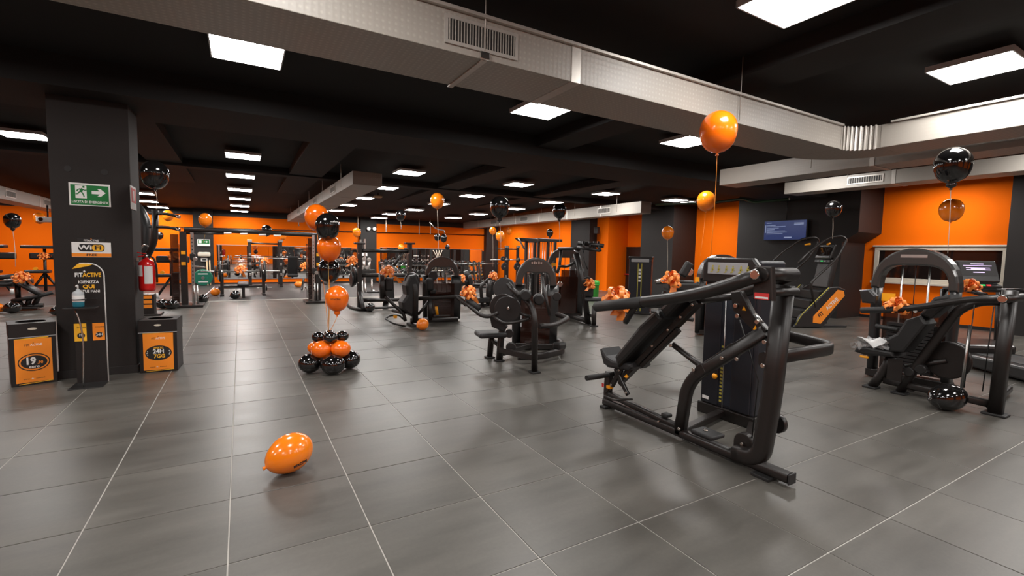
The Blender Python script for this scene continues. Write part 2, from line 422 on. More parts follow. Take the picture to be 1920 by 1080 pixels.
# emergency door
dz = onX(1155, 466, XW).z
dy1 = onX(1162, 500, XW-.04).y
door = struct(empty('door_1', 'dark brown emergency door with red push bar'))
MB().bx((XW-.05, dy1-1.3, 0), (XW-.01, dy1, dz), .004).build('door_leaf', DOORB, door)
MB().bx((XW-.06, dy1, 0), (XW, dy1+.07, dz+.07), .004).build('door_frame', DOORB, door)
MB().bx((XW-.06, dy1-1.4, dz), (XW, dy1+.07, dz+.07), .004).build('door_frame', DOORB, door)
bar_z = onX(1175, 514, XW-.1).z
MB().tube([(XW-.06, dy1-.08, bar_z), (XW-.12, dy1-.08, bar_z), (XW-.12, dy1-1.2, bar_z), (XW-.06, dy1-1.2, bar_z)], .025, .02).build('push_bar', REDP, door)

# ceiling lamps
def lamp():
    e = empty('ceiling_light'); s = .3
    f = MB()
    f.bx((-s, -s, 0), (s, -s+.012, .05)); f.bx((-s, s-.012, 0), (s, s, .05)); f.bx((-s, -s, 0), (-s+.012, s, .05)); f.bx((s-.012, -s, 0), (s, s, .05))
    f.build('frame', LAMPF, e)
    MB().quad((-s+.012, -s+.012, .004), (-s+.012, s-.012, .004), (s-.012, s-.012, .004), (s-.012, -s+.012, .004)).build('diffuser', LAMP, e, recalc=False)
    MB().bx((-s+.013, -s+.013, .02), (s-.013, s-.013, .05)).build('back_tray', LAMPF, e)
    return e
lights = [(464, 100), (1016, 208), (1288, 267), (1835, 130), (1503, 2), (456, 294), (451, 331), (450, 356.5), (450, 373.5), (450, 386.5), (449, 396.5), (45, 255), (265, 363), (275, 378), (297, 389), (767, 325), (722, 353), (680, 372), (650, 385), (628, 395), (885, 368), (823, 383), (777, 394), (733, 402), (711, 409), (897, 402), (850, 409), (972, 347), (1136, 364), (1034, 380), (965, 392), (1265, 376)]
spots = [onceil(*q) for q in lights] + [V((x, y, 3.3)) for x in (-3.1, .1, 3.4, 6.0, 9.6, 12.4) for y in (-4.6, -1.4)] + [V((-3.1, 5.1, 3.3)), V((9.6, 1.8, 3.3)), V((12.9, 1.8, 3.3)), V((9.4, 5.1, 3.3)), V((-3.1, 1.9, 3.3)), V((.1, 1.9, 3.3)), V((-6.3, 1.9, 3.3)), V((-6.3, 5.1, 3.3)), V((-6.3, 10.9, 3.3)), V((-6.3, 14, 3.26)), V((-3.1, 13.9, 3.26)), V((13.3, 4.4, 3.3)), V((13.3, 1.4, 3.3)), V((12.75, 10.5, 3.26)), V((13.6, 8.0, 3.3)), V((11.7, 14, 3.14)), V((11.5, 17.3, 3.04)), V((11.2, 20.6, 2.94)), V((-6.3, 17.2, 3.04)), V((-6.3, 20.6, 2.94))]  # some lamps hidden beyond the right ducts are added to brighten the orange walls
LROWS = {0: 'in front of the big silver duct above the black column', 1: 'just beyond the big duct above the circle of press machines', 2: 'half hidden behind the large floating orange balloon', 3: 'large in the upper right corner above the right duct', 4: 'cut off by the top edge right of the air grille', 5: 'nearest of the row over the cable crossover', 6: 'second of the row over the cable crossover', 7: 'third of the row over the cable crossover', 8: 'fourth of the row over the cable crossover', 9: 'fifth of the row over the cable crossover', 10: 'farthest of the row over the cable crossover', 11: 'left of the black column, cut by the left edge', 15: 'right of the middle duct end, larger than those behind', 27: 'above the big black balloon, centre right', 28: 'above the far end of the right duct', 31: 'near the dark pillar by the orange panel', 12: 'thin sliver between column and black balloon, nearest of three', 13: 'thin sliver right of the column, middle of three', 14: 'thin sliver right of the column, farthest of three', 16: 'beside the right flank of the middle duct, nearest', 17: 'beside the right flank of the middle duct, second', 18: 'beside the right flank of the middle duct, third', 19: 'beside the right flank of the middle duct, farthest', 20: 'left of the big black balloon, nearest the duct', 21: 'right behind the small orange balloon at centre', 22: 'left of the small orange balloon at centre', 23: 'just left of the small black balloon at centre', 24: 'farthest of the third column, over the far pilaster', 25: 'left of the big black balloon, lower one', 26: 'over the far end of the long right duct', 29: 'right of the big black balloon near the second black balloon', 30: 'just right of the big black balloon edge'}
L0 = lamp()
for i, q in enumerate(spots):
    o = L0 if i == 0 else copy_tree(L0)
    o.location = q
    lab = 'square white ceiling panel lamp ' + LROWS[i] if i in LROWS else ('square white ceiling panel lamp in the far rows of the hall' if i < len(lights) else 'square white ceiling panel lamp of the unseen and added rows')
    tag(o, lab, 'ceiling lamp', 'square ceiling lamps')

# ------------------------------------------------------------------ air ducts
def flat_duct(name, label, axis_pts, w, h, mats=DUCT):
    """rectangular duct through 3-D centre points"""
    e = empty(name, label, 'air duct', axis_pts[0])
    return e
def grille(parent, M, w, h, nsl=22):
    """louvred outlet on plane M (x along, y up, z out)"""
    f = MB(); b = .022
    rect(f, M, w+2*b, b, .012, 0, h/2+b/2); rect(f, M, w+2*b, b, .012, 0, -h/2-b/2)
    rect(f, M, b, h, .012, -w/2-b/2, 0); rect(f, M, b, h, .012, w/2+b/2, 0)
    g = f.build('grille_frame', DUCTS, parent)
    rect(MB(), M, w, h, .002).build('grille_back', BLACKP, g)
    base = None
    for k in range(nsl):
        x = -w/2 + (k+.5)*w/nsl
        rect(MB(), M, w/nsl*.33, h, .012, x, 0).build('slat', DUCT, g)
    return g
# main duct: along X, then a curved elbow towards the camera
zb, zt = 2.80, 3.06; ya_, yb_ = 2.94, 3.52; xe = 6.12; ri = .28
md = empty('main_air_duct', 'large embossed foil air duct crossing the foreground and bending right', 'air duct', (2, 3.2, zb))
def in_md(mb, name, m, par=None):
    mb.xf(Matrix.Translation((-2, -3.2, -zb))); return mb.build(name, m, par or md)
in_md(MB().bx((-9.4, ya_, zb), (2.18, yb_, zt), .004), 'duct_section', DUCT)
in_md(MB().bx((2.27, ya_, zb), (xe, yb_, zt), .004), 'duct_section', DUCT)
in_md(MB().bx((2.18, ya_-.004, zb-.004), (2.27, yb_+.004, zt+.004), .003), 'joint_band', DUCTS)
in_md(MB().bx((-9.4, ya_-.03, zt), (xe, ya_+.012, zt+.022), .002), 'duct_flange', DUCTS)
el = MB(); cx, cyy = xe, ya_-ri; ro = ri+(yb_-ya_); K = 14
rings = []
for k in range(K+1):
    a = PI/2 - k/K*PI/2
    wob = .006 if k % 2 else 0
    ci, si = math.cos(a), math.sin(a)
    rings.append([V((cx+(ri+wob)*ci, cyy+(ri+wob)*si, zb)), V((cx+ro*ci, cyy+ro*si, zb)), V((cx+ro*ci, cyy+ro*si, zt)), V((cx+(ri+wob)*ci, cyy+(ri+wob)*si, zt))])
vr = [[el.bm.verts.new(p) for p in r_] for r_ in rings]
for a, b in zip(vr, vr[1:]):
    for k in range(4): el.bm.faces.new((a[k], a[(k+1) % 4], b[(k+1) % 4], b[k]))
in_md(el, 'elbow', DUCT)
in_md(MB().bx((cx+ri, YF+.1, zb), (cx+ro, cyy, zt), .004), 'duct_section', DUCT)
in_md(MB().bx((cx+ri-.03, YF+.1, zt), (cx+ri+.012, cyy-.1, zt+.022), .002), 'duct_flange', DUCTS)
bands = MB()
for k in range(1, 9):
    a = PI/2 - k/9*PI/2; p = V((cx+(ri-.006)*math.cos(a), cyy+(ri-.006)*math.sin(a), (zb+zt)/2))
    in_md(MB().box(p, (.012, .02, zt-zb+.02), (0, 0, a), .003), 'elbow_rib', DUCTS)
g0 = onY(838, 32, ya_); 
M = frame_mat((1.435-2, ya_-.006-3.2, 2.935-zb), (1, 0, 0), (0, 0, 1)); grille(md, M, .50, .135, 24)
in_md(MB().box((1.45, ya_-.012, zb+.02), (.07, .02, .05), None, .004), 'hanger_bracket', CHROME)
in_md(MB().bx((1.43, ya_, zb-.012), (1.47, yb_+.02, zb-.001), .002), 'hanger_strap', DUCTS)
in_md(MB().tube([(1.45, ya_-.012, zb+.03), (1.45, ya_-.012, 3.42)], .004, n=6), 'hanger_chain', DUCTS)
in_md(MB().tube([(4.2, ya_-.012, zb+.03), (4.2, ya_-.012, 3.42)], .004, n=6), 'hanger_chain', DUCTS)

def straight_duct(name, label, p_near, p_far, w, h, sections=4, grilles=(), side=-1, rods=5):
    """duct running away from p_near to p_far (bottom-centre points)"""
    e = empty(name, label, 'air duct', p_near)
    d = V(p_far)-V(p_near); L = d.length; ydir = d/L; xdir = ydir.cross(V((0, 0, 1))).normalized(); zdir = xdir.cross(ydir)
    R = Matrix((xdir, ydir, zdir)).transposed().to_4x4()
    for k in range(sections):
        a, b = k*L/sections, (k+1)*L/sections
        MB().bx((-w/2, a+.03, 0), (w/2, b-.03, h), .004).xf(R).build('duct_section', DUCT, e)
        if k: MB().bx((-w/2-.006, a-.03, -.006), (w/2+.006, a+.03, h+.006), .003).xf(R).build('joint_band', DUCTS, e)
    for y in grilles:
        M = R @ frame_mat((side*(w/2+.006), y, h*.52), (0, -side*-1 if side < 0 else 1, 0) if False else ((0, -1, 0) if side < 0 else (0, 1, 0)), (0, 0, 1))
        grille(e, M, .55, h*.42, 14)
    for k in range(rods):
        y = (k+.5)*L/rods
        MB().tube([(side*w/2, y, h*.3), (side*w/2, y, h+.5 if h+.5 < .8 else .8)], .006, n=6).xf(R).build('hanger_rod', DUCTS, e)
    return e
# middle duct (end face towards the camera)
a = G(662, 345, 2.8); b = G(717, 350, 2.8); w = b.x-a.x
far_l = onY(539, 416, 21.0)
straight_duct('middle_air_duct', 'silver air duct over the middle of the hall, open end cap towards the camera', (a.x+w/2, a.y, 2.8), (far_l.x+w/2, 21.0, far_l.z), w, .265, 5, (2.0, 4.6, 8.0), -1)
# left duct
la = onX(0, 371, -4.75); lt = onX(0, 347, -4.75); lf = onX(95, 392, -4.75)
straight_duct('left_air_duct', 'silver air duct at the left edge behind the column', (-4.75-.25, 6.0, la.z), (-4.75-.25, 20.8, la.z-.02), .5, lt.z-la.z, 5, (9.9, 12.4), 1, 4)
# right duct along the side wall, far part
fx = 9.9
ra = onX(1203, 399, fx); rt = onX(1203, 377, fx); rf = onX(838, 433, fx)
straight_duct('side_air_duct', 'long silver air duct running to the far right corner', (fx+.2, ra.y, ra.z), (fx+.2, min(rf.y, 22.2), ra.z-.02), .4, rt.z-ra.z, 7, (1.6, 3.9, 6.4, 9.0), -1, 6)
# right ducts near: one against the window wall, one in the gap
wx = 10.2
wa = onX(1466, 364, wx); wt = onX(1466, 343, wx); wn = onX(1920, 321.5, wx)
straight_duct('window_air_duct', 'silver air duct with dark grille above the window wall', (wx+.28, wa.y, wa.z), (wx+.28, -4.0, wa.z), .5, wt.z-wa.z, 5, (1.55,), 1, 4)
pa = G(1346, 348, 2.8); pt = onX(1346, 319, pa.x)
straight_duct('branch_air_duct', 'embossed air duct stub glimpsed under the elbow of the main duct', (pa.x+.25, pa.y, 2.8), (pa.x+.25, -4.0, 2.8), .5, min(pt.z-2.8, .42), 4, (), 1, 3)

# conduits along the far wall
tag(MB().tube([onY(262, 424, 22.42), onY(912, 441, 22.42)], .02, n=6).build('cable_conduit', BLACKP), 'thin black cable conduit across the orange far wall', 'conduit')
gp = [onX(x, y, 11.2) for x, y in ((1230, 384), (1345, 379), (1395, 372), (1412, 380), (1480, 373))]
tag(MB().tube(gp, .03, .2, n=8).build('green_conduit', GREENPIPE), 'dark green conduit under the ceiling by the orange panel', 'conduit')

# ------------------------------------------------------------------ column and what hangs on it
YC = 6.95; CX0, CX1 = -1.77, -1.08
colm = struct(MB().bx((CX0, YC, 0), (CX1, 7.5, 3.2), .006).build('column', COLUMN)); colm['label'] = 'square dark grey column with signs'
cb = MB().bx((CX0-.012, YC-.012, 0), (CX1+.012, 7.512, .09), .003).build('baseboard', BLACKW, colm)
for px, py in ((127, 316), (196, 323)):
    p = onY(px, py, YC); MB().cyl((p.x, YC-.004, p.z), (p.x, YC+.02, p.z), .032, 12).build('cable_hole', BLACKP, colm)
def board(name, label, cat, x0, x1, z0, z1, y, m, t=.006):
    e = empty(name, label, cat, ((x0+x1)/2, y, z0)); w, h = x1-x0, z1-z0
    MB().bx((-w/2, -t, 0), (w/2, 0, h), .001).build('panel', m, e)
    return e, w, h, lambda x, z, k=1: frame_mat((x, -t-.0008*k, z), (1, 0, 0), (0, 0, 1))
e, w, h, A = board('exit_sign', 'green emergency exit sign with running man and arrow on the column', 'sign', -1.615, -1.262, 1.93, 2.178, YC, WHITE)
rect(MB(), A(0, 0), w-.03, h*.62, .0012, 0, h*.61).build('green_field', GREEN, e)
rect(MB(), A(0, 0), w-.03, h*.26, .0012, 0, h*.17).build('green_band', GREEN, e)
rect(MB(), A(0, 0, 2), .095, h*.56, .0012, -.075, h*.61).build('doorway', WHITE, e)
man = MB(); MM = A(-.075, h*.61, 3)
man.prism([MM @ V((x, y, 0)) for x, y in ((.006, .042), (.022, .030), (.010, -.004), (-.014, -.006), (-.010, .026))], (0, -1, 0), .001)
for a, b, c in (((-.012, 0), (-.026, -.022), (-.046, -.028)), ((.006, -.002), (.018, -.024), (.026, -.055)), ((.016, .03), (.036, .016), (.046, .026)), ((-.004, .034), (-.028, .022), (-.034, .004))):
    for p, q in ((a, b), (b, c)):
        d = (V(q)-V(p)).normalized(); nrm = V((-d.y, d.x))*.0055
        man.prism([MM @ V((*(V(p)+nrm), 0)), MM @ V((*(V(q)+nrm), 0)), MM @ V((*(V(q)-nrm), 0)), MM @ V((*(V(p)-nrm), 0))], (0, -1, 0), .001)
ellipse(man, A(-.052, h*.61+.055, 3), .011, .011, .001, 12)
man.build('running_man', GREEN, e)
MM = A(.075, h*.61, 2)
MB().prism([MM @ V((x, y, 0)) for x, y in ((-.06, .017), (.01, .017), (-.012, .042), (.018, .042), (.06, 0), (.018, -.042), (-.012, -.042), (.01, -.017), (-.06, -.017))], (0, -1, 0), .001).build('arrow', WHITE, e)
text('lettering', 'USCITA DI EMERGENZA', .026, A(0, h*.17, 2), WHITE, e, .0006, .03, .8)
# wi-fi board
e, w, h, A = board('wifi_sign', 'white and orange free WiFi board on the column', 'sign', -1.615, -1.277, 1.36, 1.527, YC, WHITE)
rect(MB(), A(0, 0), w, .038, .001, 0, .024).build('orange_band', SIGNO, e)
text('lettering', 'FREE', .026, A(0, .024, 2), BLACKP, e, .0006, .03, 1.25)
MM = A(0, .105, 1)
def pill(mb, M, cx, w, h, r=.03, t=.001):
    pts = []
    for sx, sy, a0 in ((1, 1, 0), (-1, 1, PI/2), (-1, -1, PI), (1, -1, 1.5*PI)):
        for k in range(5):
            a = a0 + k/4*PI/2; pts.append(M @ V((cx+sx*(w/2-r)+r*math.cos(a), sy*(h/2-r)+r*math.sin(a), 0)))
    return mb.prism(pts, M.to_3x3() @ V((0, 0, 1)), t)
pill(MB(), MM, 0, .225, .082).build('logo_back', BLACKP, e)
pill(MB(), A(0, .105, 2), .055, .1, .066, .025).build('logo_field', SIGNY, e)
text('lettering', 'Wi', .05, A(-.055, .105, 2), WHITE, e, .0006, .045, 1.35)
text('lettering', 'Fi', .05, A(.055, .105, 3), BLACKP, e, .0006, .045, 1.3)
MB().bx((-w/2+.05, -.004, h), (w/2-.05, 0, h+.04), .001).build('header', BLACKP, e)
text('lettering', 'FITACTIVE', .02, A(0, h+.018, 1), WHITE, e, .0006, .03, 1.0)
star(MB(), A(0, h+.036, 1), .008).build('star', SIGNO, e)
# sanitiser stand
SY = 6.62
tl = onY(137, 497, SY); x0s, x1s = tl.x-.01, -1.285; hs = 1.30
e = empty('sanitiser_stand', 'black hand sanitiser stand with rounded top in front of the column', 'stand', ((x0s+x1s)/2, SY, 0)); w = x1s-x0s
pts = [(-w/2, 0, 0), (w/2, 0, 0)] + [(w/2-.13+.13*math.cos(a), 0, hs-.13+.13*math.sin(a)) for a in [k/8*PI/2 for k in range(9)]] + [(-w/2+.05, 0, hs-.005), (-w/2, 0, hs-.06)]
MB().prism(pts, (0, 1, 0), .012).build('panel', CARD, e)
edge = [(w/2, -.004, .0)] + [(w/2-.13+.13*math.cos(a), -.004, hs-.13+.13*math.sin(a)) for a in [k/8*PI/2 for k in range(9)]] + [(w/2-.2, -.004, hs)]
MB().tube(edge, .006, n=6).build('white_edge', WHITE, e)
sw = [(-w/2, -.008, hs-.06), (-w/2+.05, -.008, hs-.005), (w/2-.13, -.008, hs), (w/2-.09, -.008, hs-.012), (0, -.008, hs-.03)]
MB().prism(sw, (0, 1, 0), .001).build('yellow_swoosh', SIGNY, e)
A = lambda x, z, k=1: frame_mat((x, -.0062-.0008*k, z), (1, 0, 0), (0, 0, 1))
text('lettering', 'FIT', .045, A(-.078, hs-.125), WHITE, e, .0006, .03, .8)
text('lettering', 'ACTIVE', .045, A(.03, hs-.125), SIGNY, e, .0006, .03, .72)
star(MB(), A(-.03, hs-.085), .014).build('star', WHITE, e)
text('lettering', 'IGIENIZZA', .03, A(-.0, hs-.2), WHITE, e, .0006, .03, .85)
text('lettering', 'QUI', .04, A(.0, hs-.25), SIGNY, e, .0006, .04, 1.0)
text('lettering', 'LE TUE MANI', .028, A(.0, hs-.3), WHITE, e, .0006, .03, .8)
for x, s in ((-.085, '19.'), (.065, '24H')):
    fl = rect(MB(), A(x, .56), .10, .19, .001).build('flyer', SIGNY if x < 0 else SIGNO, e)
    ellipse(MB(), A(x+.005, .525, 2), .032, .03).build('oval', BLACKP, fl)
    text('lettering', s, .026, A(x+.005, .527, 3), WHITE, fl, .0006, .03, .9)
    text('lettering', 'FITACTIVE', .014, A(x+.01, .61, 2), BLACKP, fl, .0006, .02, .8)
MB().bx((-w/2-.02, -.26, 0), (w/2+.0, .02, .008), .002).build('base_plate', FRAME2, e)
MB().tube([(-.04, -.19, .008), (-.028, -.2, .25), (-.02, -.2, .5), (-.04, -.2, .7), (-.075, -.2, .84)], .012, .2, n=8, sq=(.014, .006)).build('support_strip', STEEL, e)
MB().bx((-.15, -.3, .84), (.10, -.1, .852), .003).build('shelf', FRAME2, e)
MB().lathe([(.052, .93), (.062, .93), (.062, .938), (.052, .938), (.052, .93)], 20, Matrix.Translation((-.045, -.2, 0))).build('bottle_ring', FRAME2, e)
MB().bx((-.13, -.15, .93), (.09, -.12, .938), .002).build('ring_arm', FRAME2, e)
bt = empty('sanitiser_bottle', 'clear pump bottle of blue hand gel on the stand shelf', 'bottle', ((x0s+x1s)/2-.045, SY-.2, .8545))
MB().lathe([(0, 0), (.042, 0), (.047, .008), (.047, .07)], 16).build('gel', TEAL, bt)
MB().lathe([(.048, .071), (.048, .14), (.042, .155), (.018, .17), (.015, .185), (0, .185)], 16).build('bottle_body', CLEAR, bt)
MB().lathe([(.0485, .055), (.0485, .12)], 16).build('label_band', WHITE, bt)
MB().tube([(0, 0, .185), (0, 0, .225), (0, -.045, .225), (0, -.055, .215)], .007, .01, n=8).build('pump', WHITE, bt)

# cardboard bins with posters
def bin_box(name, label, loc, rz, w, d, h, words):
    e = empty(name, label, 'bin', loc, rz); lid = .13
    MB().bx((-w/2+.004, .004, 0), (w/2-.004, d-.004, h-lid), .004).build('body', CARD, e)
    L = MB(); t = .006
    z0, z1 = h-lid-.015, h
    L.bx((-w/2, 0, z0), (w/2, t, z1)); L.bx((-w/2, d-t, z0), (w/2, d, z1)); L.bx((-w/2, 0, z0), (-w/2+t, d, z1)); L.bx((w/2-t, 0, z0), (w/2, d, z1))
    k = 24; cx, cy, rx, ry = 0, d/2, w*.33, d*.30
    ov = [V((cx+rx*math.cos(2*PI*i/k), cy+ry*math.sin(2*PI*i/k), z1)) for i in range(k)]
    sq = []
    for i in range(k):
        a = 2*PI*i/k; c_, s_ = math.cos(a), math.sin(a); q = min((w/2)/max(abs(c_), 1e-6), (d/2)/max(abs(s_), 1e-6)); sq.append(V((cx+q*c_, cy+q*s_, z1)))
    for i in range(k): L.quad(ov[i], sq[i], sq[(i+1) % k], ov[(i+1) % k])
    ld = L.build('lid', CARD, e)
    ellipse(MB(), frame_mat((0, -.0008, h-.06), (1, 0, 0), (0, 0, 1)), .036, .011, .0014).build('handle_slot', WFRAME, ld)
    MB().bx((-w/2-.001, -.002, h-lid-.02), (w/2+.001, 0, h-lid-.012)).build('lid_rim', GREYP, ld)
    MB().quad((-w/2+.01, .01, h-lid-.05), (w/2-.01, .01, h-lid-.05), (w/2-.01, d-.01, h-lid-.05), (-w/2+.01, d-.01, h-lid-.05)).build('inner_bag', BLACKP, e)
    pw, ph = w*.78, h*.70; pz = ph/2+.03
    A = lambda x, z, k=1: frame_mat((x, .003-.0008*k, z), (1, 0, 0), (0, 0, 1))
    ps = rect(MB(), A(0, pz), pw, ph, .002).build('poster', SIGNO, e)
    MM = A(0, pz)
    MB().prism([MM @ V((x, y, 0)) for x, y in ((-pw/2, ph/2-.004), (pw*.42, ph/2+.004), (pw*.42, ph/2+.018), (-pw/2, ph/2+.006))], (0, -1, 0), .002).build('yellow_strip', SIGNY, ps)
    MB().prism([MM @ V((x, y, 0)) for x, y in ((-pw*.42, -ph/2-.012), (pw/2, -ph/2), (pw/2, -ph/2-.006), (-pw*.42, -ph/2-.018))], (0, -1, 0), .002).build('yellow_strip', SIGNY, ps)
    text('lettering', 'FIT', .023, A(-.048, pz+ph*.36, 2), BLACKP, ps, .0006, .02, .85)
    text('lettering', 'ACTIVE', .023, A(.022, pz+ph*.36, 2), WHITE, ps, .0006, .02, .85)
    star(MB(), A(0, pz+ph*.36+.02, 2), .007).build('star', BLACKP, ps)
    text('lettering', 'www.', .013, A(-.06, pz-ph*.42, 2), BLACKP, ps, .0006, .02, 1.2)
    text('lettering', 'fit', .013, A(-.016, pz-ph*.42, 2), WHITE, ps, .0006, .02, 1.2)
    text('lettering', 'active.it', .013, A(.043, pz-ph*.42, 2), BLACKP, ps, .0006, .02, 1.2)
    zc_ = pz-ph*.04
    ellipse(MB(), A(0, zc_, 2), pw*.44, ph*.205).build('oval', BLACKP, ps)
    if words == 'price':
        ellipse(MB(), A(0, zc_, 3), pw*.405, ph*.182).build('oval_ring', SIGNO, ps)
        ellipse(MB(), A(0, zc_, 4), pw*.36, ph*.155).build('oval_field', BLACKP, ps)
        text('lettering', '19', .075, A(-.028, zc_+.012, 5), WHITE, ps, .0006, .05, .82)
        text('lettering', '.90', .03, A(.046, zc_-.008, 5), SIGNO, ps, .0006, .04, .85)
        text('lettering', 'euro', .028, A(.0, zc_-.048, 5), WHITE, ps, .0006, .04, 1.1)
    else:
        text('lettering', 'APERTO', .022, A(0, zc_+.06, 3), SIGNY, ps, .0006, .03, .85)
        text('lettering', '24H', .05, A(0, zc_+.018, 3), WHITE, ps, .0006, .045, .9)
        text('lettering', '7GG', .045, A(.008, zc_-.04, 3), SIGNY, ps, .0006, .04, .9)
        for sx in (-1, 1):
            for dz in (-.02, .0, .02): star(MB(), A(sx*pw*.38+(.006*abs(dz)/.02)*-sx, zc_+dz, 3), .008).build('star', WHITE, ps)
    return e
b0 = V((-2.075, 6.735, 0)); b1 = V((-1.765, 6.84, 0)); d = b1-b0
bin_box('cardboard_bin', 'black cardboard bin with orange 19.90 euro poster left of the column', (b0+b1)/2, math.atan2(d.y, d.x), d.length+.03, .38, .66, 'price')
bin_box('cardboard_bin', 'black cardboard bin with orange 24H 7GG poster right of the column', (-.865, 6.865, 0), -.06, .375, .38, .625, 'hours')
# extinguisher and its sign
ex = empty('fire_extinguisher', 'red fire extinguisher hung on the right side of the column', 'fire extinguisher', (-.985, 7.14, .955))
MB().lathe([(0, 0), (.07, 0), (.082, .012), (.085, .04), (.085, .30), (.078, .345), (.05, .375), (.022, .388), (.022, .40), (0, .40)], 20).build('cylinder', RED, ex)
for a0, a1, z0, z1, m_ in ((-2.75, -1.95, .18, .31, WHITE), (-1.75, -.75, .09, .30, PAPER)):
    mb = MB(); K = 6
    for k in range(K):
        a, b = a0+(a1-a0)*k/K, a0+(a1-a0)*(k+1)/K; r_ = .0862
        mb.quad((r_*math.cos(a), r_*math.sin(a), z0), (r_*math.cos(b), r_*math.sin(b), z0), (r_*math.cos(b), r_*math.sin(b), z1), (r_*math.cos(a), r_*math.sin(a), z1))
    mb.build('label_sheet', m_, ex)
MB().cyl((0, 0, .395), (0, 0, .44), .02, 10).build('valve', STEEL, ex)
MB().beam((.0, 0, .445), (-.09, .0, .465), .02, .012).build('lever', RED, ex)
MB().beam((.0, 0, .425), (-.085, .0, .415), .02, .012).build('carry_handle', RED, ex)
MB().tube([(.02, 0, .42), (.075, -.02, .40), (.098, -.02, .3), (.098, -.01, .1)], .011, .05, n=8).build('hose', CABLE, ex)
MB().bx((-.1, -.03, .36), (-.08, .03, .40)).build('wall_bracket', STEEL, ex)
rs = empty('extinguisher_sign', 'small red and white fire extinguisher sign on the side of the column', 'sign', (CX1+.004, 7.06, 1.92))
MB().bx((-.003, -.16, 0), (.003, .16, .27)).build('panel', WHITE, rs)
MB().bx((.003, -.13, .08), (.0045, .13, .245)).build('red_field', REDP, rs)
MB().bx((.0045, -.03, .1), (.0055, .03, .22)).build('symbol', WHITE, rs)

# ------------------------------------------------------------------ balloons
def balloon_mesh(D, m, neck=False, name='balloon', parent=None, n=22, M=None):
    R = D/2; prof = []
    for k in range(15):                       # crown to widest to neck
        t = k/14; a = PI/2 - t*PI*.80
        z = R*1.02*math.sin(a); r_ = R*math.cos(a)
        if a < 0:
            s = -a/(PI*.30); z = -R*1.28*(math.sin(min(s, 1)*PI/2*.98)); r_ = R*max(.10 if not neck else .24, math.cos(min(s, 1)*PI/2)**(.80 if not neck else .75))
        prof.append((max(r_, 0 if k == 0 else .001), z))
    if neck:
        prof += [(R*.27, -R*1.36), (R*.26, -R*1.5), (R*.14, -R*1.6), (R*.05, -R*1.64)]
    else: prof += [(R*.06, -R*1.33)]
    zl = prof[-1][1]
    prof += [(R*.09, zl-R*.06), (R*.10, zl-R*.10), (0, zl-R*.10)]
    o = MB().lathe(prof, n, M).build(name, m, parent)
    return o, zl-R*.1
BAL = []
def balloon(label, px, py, wpx, m, D=.28, tie=None, neck=False, string=STRG, dist=None, group='floating balloons'):
    """floating balloon whose crown is seen at a pixel; tie = pixel (and optional distance) the string runs down to"""
    dist = dist or F_PX*D/wpx
    c = atD(px, py, dist)
    D = wpx*dist/F_PX
    e = empty('balloon', label, 'balloon', c, 0, group)
    _, zn = balloon_mesh(D, m, neck, 'latex_body', e)
    if tie:
        tp = atD(tie[0], tie[1], tie[2] if len(tie) > 2 else dist) - c
        p0 = V((0, 0, zn+.004)); mid = p0.lerp(tp, .5) + V((.012, 0, 0))
        MB().tube([p0, p0.lerp(tp, .25)+V((.01, 0, 0)), mid, tp], .0028 if dist < 8 else .005, .3, n=5).build('string', string, e)
    BAL.append(e); return e
def floor_balloon(label, px, py_bottom, wpx, m, az=0.0, tilt=.3, ratio=1.18, sit=0.0, push=.28):
    """balloon lying on the floor"""
    g = G(px, py_bottom, sit); dist = (g-V((0, 0, EYE))).dot(CF); L = wpx*dist/F_PX; D = L/ratio
    p = g + V((0, 0, D*.49)); h = V((p.x, p.y, 0)).normalized(); p += h*D*push; p.z = sit + D*.5
    e = empty('balloon', label, 'balloon', p, 0, 'balloons on the floor')
    M = Matrix.Rotation(az, 4, 'Z') @ Matrix.Rotation(PI/2-tilt, 4, 'Y')
    prof = []; R = D/2; Lz = R*ratio
    for k in range(15):
        a = PI/2 - k/14*PI*.97; prof.append((max(R*math.cos(a)*(1 if a > 0 else 1-.12*math.sin(-a)), .0005), Lz*math.sin(a)))
    prof += [(R*.07, -Lz*1.03), (R*.11, -Lz*1.12), (0, -Lz*1.12)]
    MB().lathe(prof, 24, M).build('latex_body', m, e)
    e.location.z = sit + max(D*.5, D*.5*math.sqrt(1+(ratio**2-1)*math.sin(tilt)**2)) - .003
    return e, D, M

balloon('glossy black balloon floating just right of the column', 290, 325, 46, B_BK, .27, (293, 392), string=STRW)
balloon('orange balloon over the left upright of the cable crossover', 385, 411, 22, B_OR2, .30, (381, 455))
balloon('black balloon against the orange wall at the left edge', 23, 412, 25, B_BK, .28, (29, 500), neck=True, string=STRW)
balloon('pale orange balloon beside a projector arm left of the column', 74, 408, 18, B_OR2, .27)
balloon('orange balloon behind the pull up handles right of the column', 315, 403, 18, B_OR2, .30)
balloon('small black balloon low behind the pull up handles', 299, 441, 13, B_BK, .26)
balloon('black balloon touching the crossbar of the cable crossover', 500, 431, 18, B_BK, .29, dist=13.0)
balloon('tiny pale orange balloon under the crossover crossbar', 531, 442, 12, B_OR2, .25)
balloon('orange balloon floating high at the centre with string to the racks', 820, 375, 26, B_OR2, .345, (822, 505), string=STRW)
balloon('big black balloon right of centre in front of the long duct', 937, 386, 36, B_BK, .30, neck=True, tie=(939, 470), string=STRW)
balloon('black balloon hanging before the long duct by the black pillar', 1049, 394, 25, B_BK, .29, neck=True, tie=(1049, 455), string=STRW)
balloon('small black balloon high above the middle of the racks', 751, 403, 18, B_BK, .28, (752, 430), string=STRW)
balloon('small orange balloon left of the twin emergency lamps', 669, 435, 15, B_OR2, .28, (669, 470))
balloon('left one of two small black balloons below the central orange balloon', 820, 444, 12, B_BK, .25)
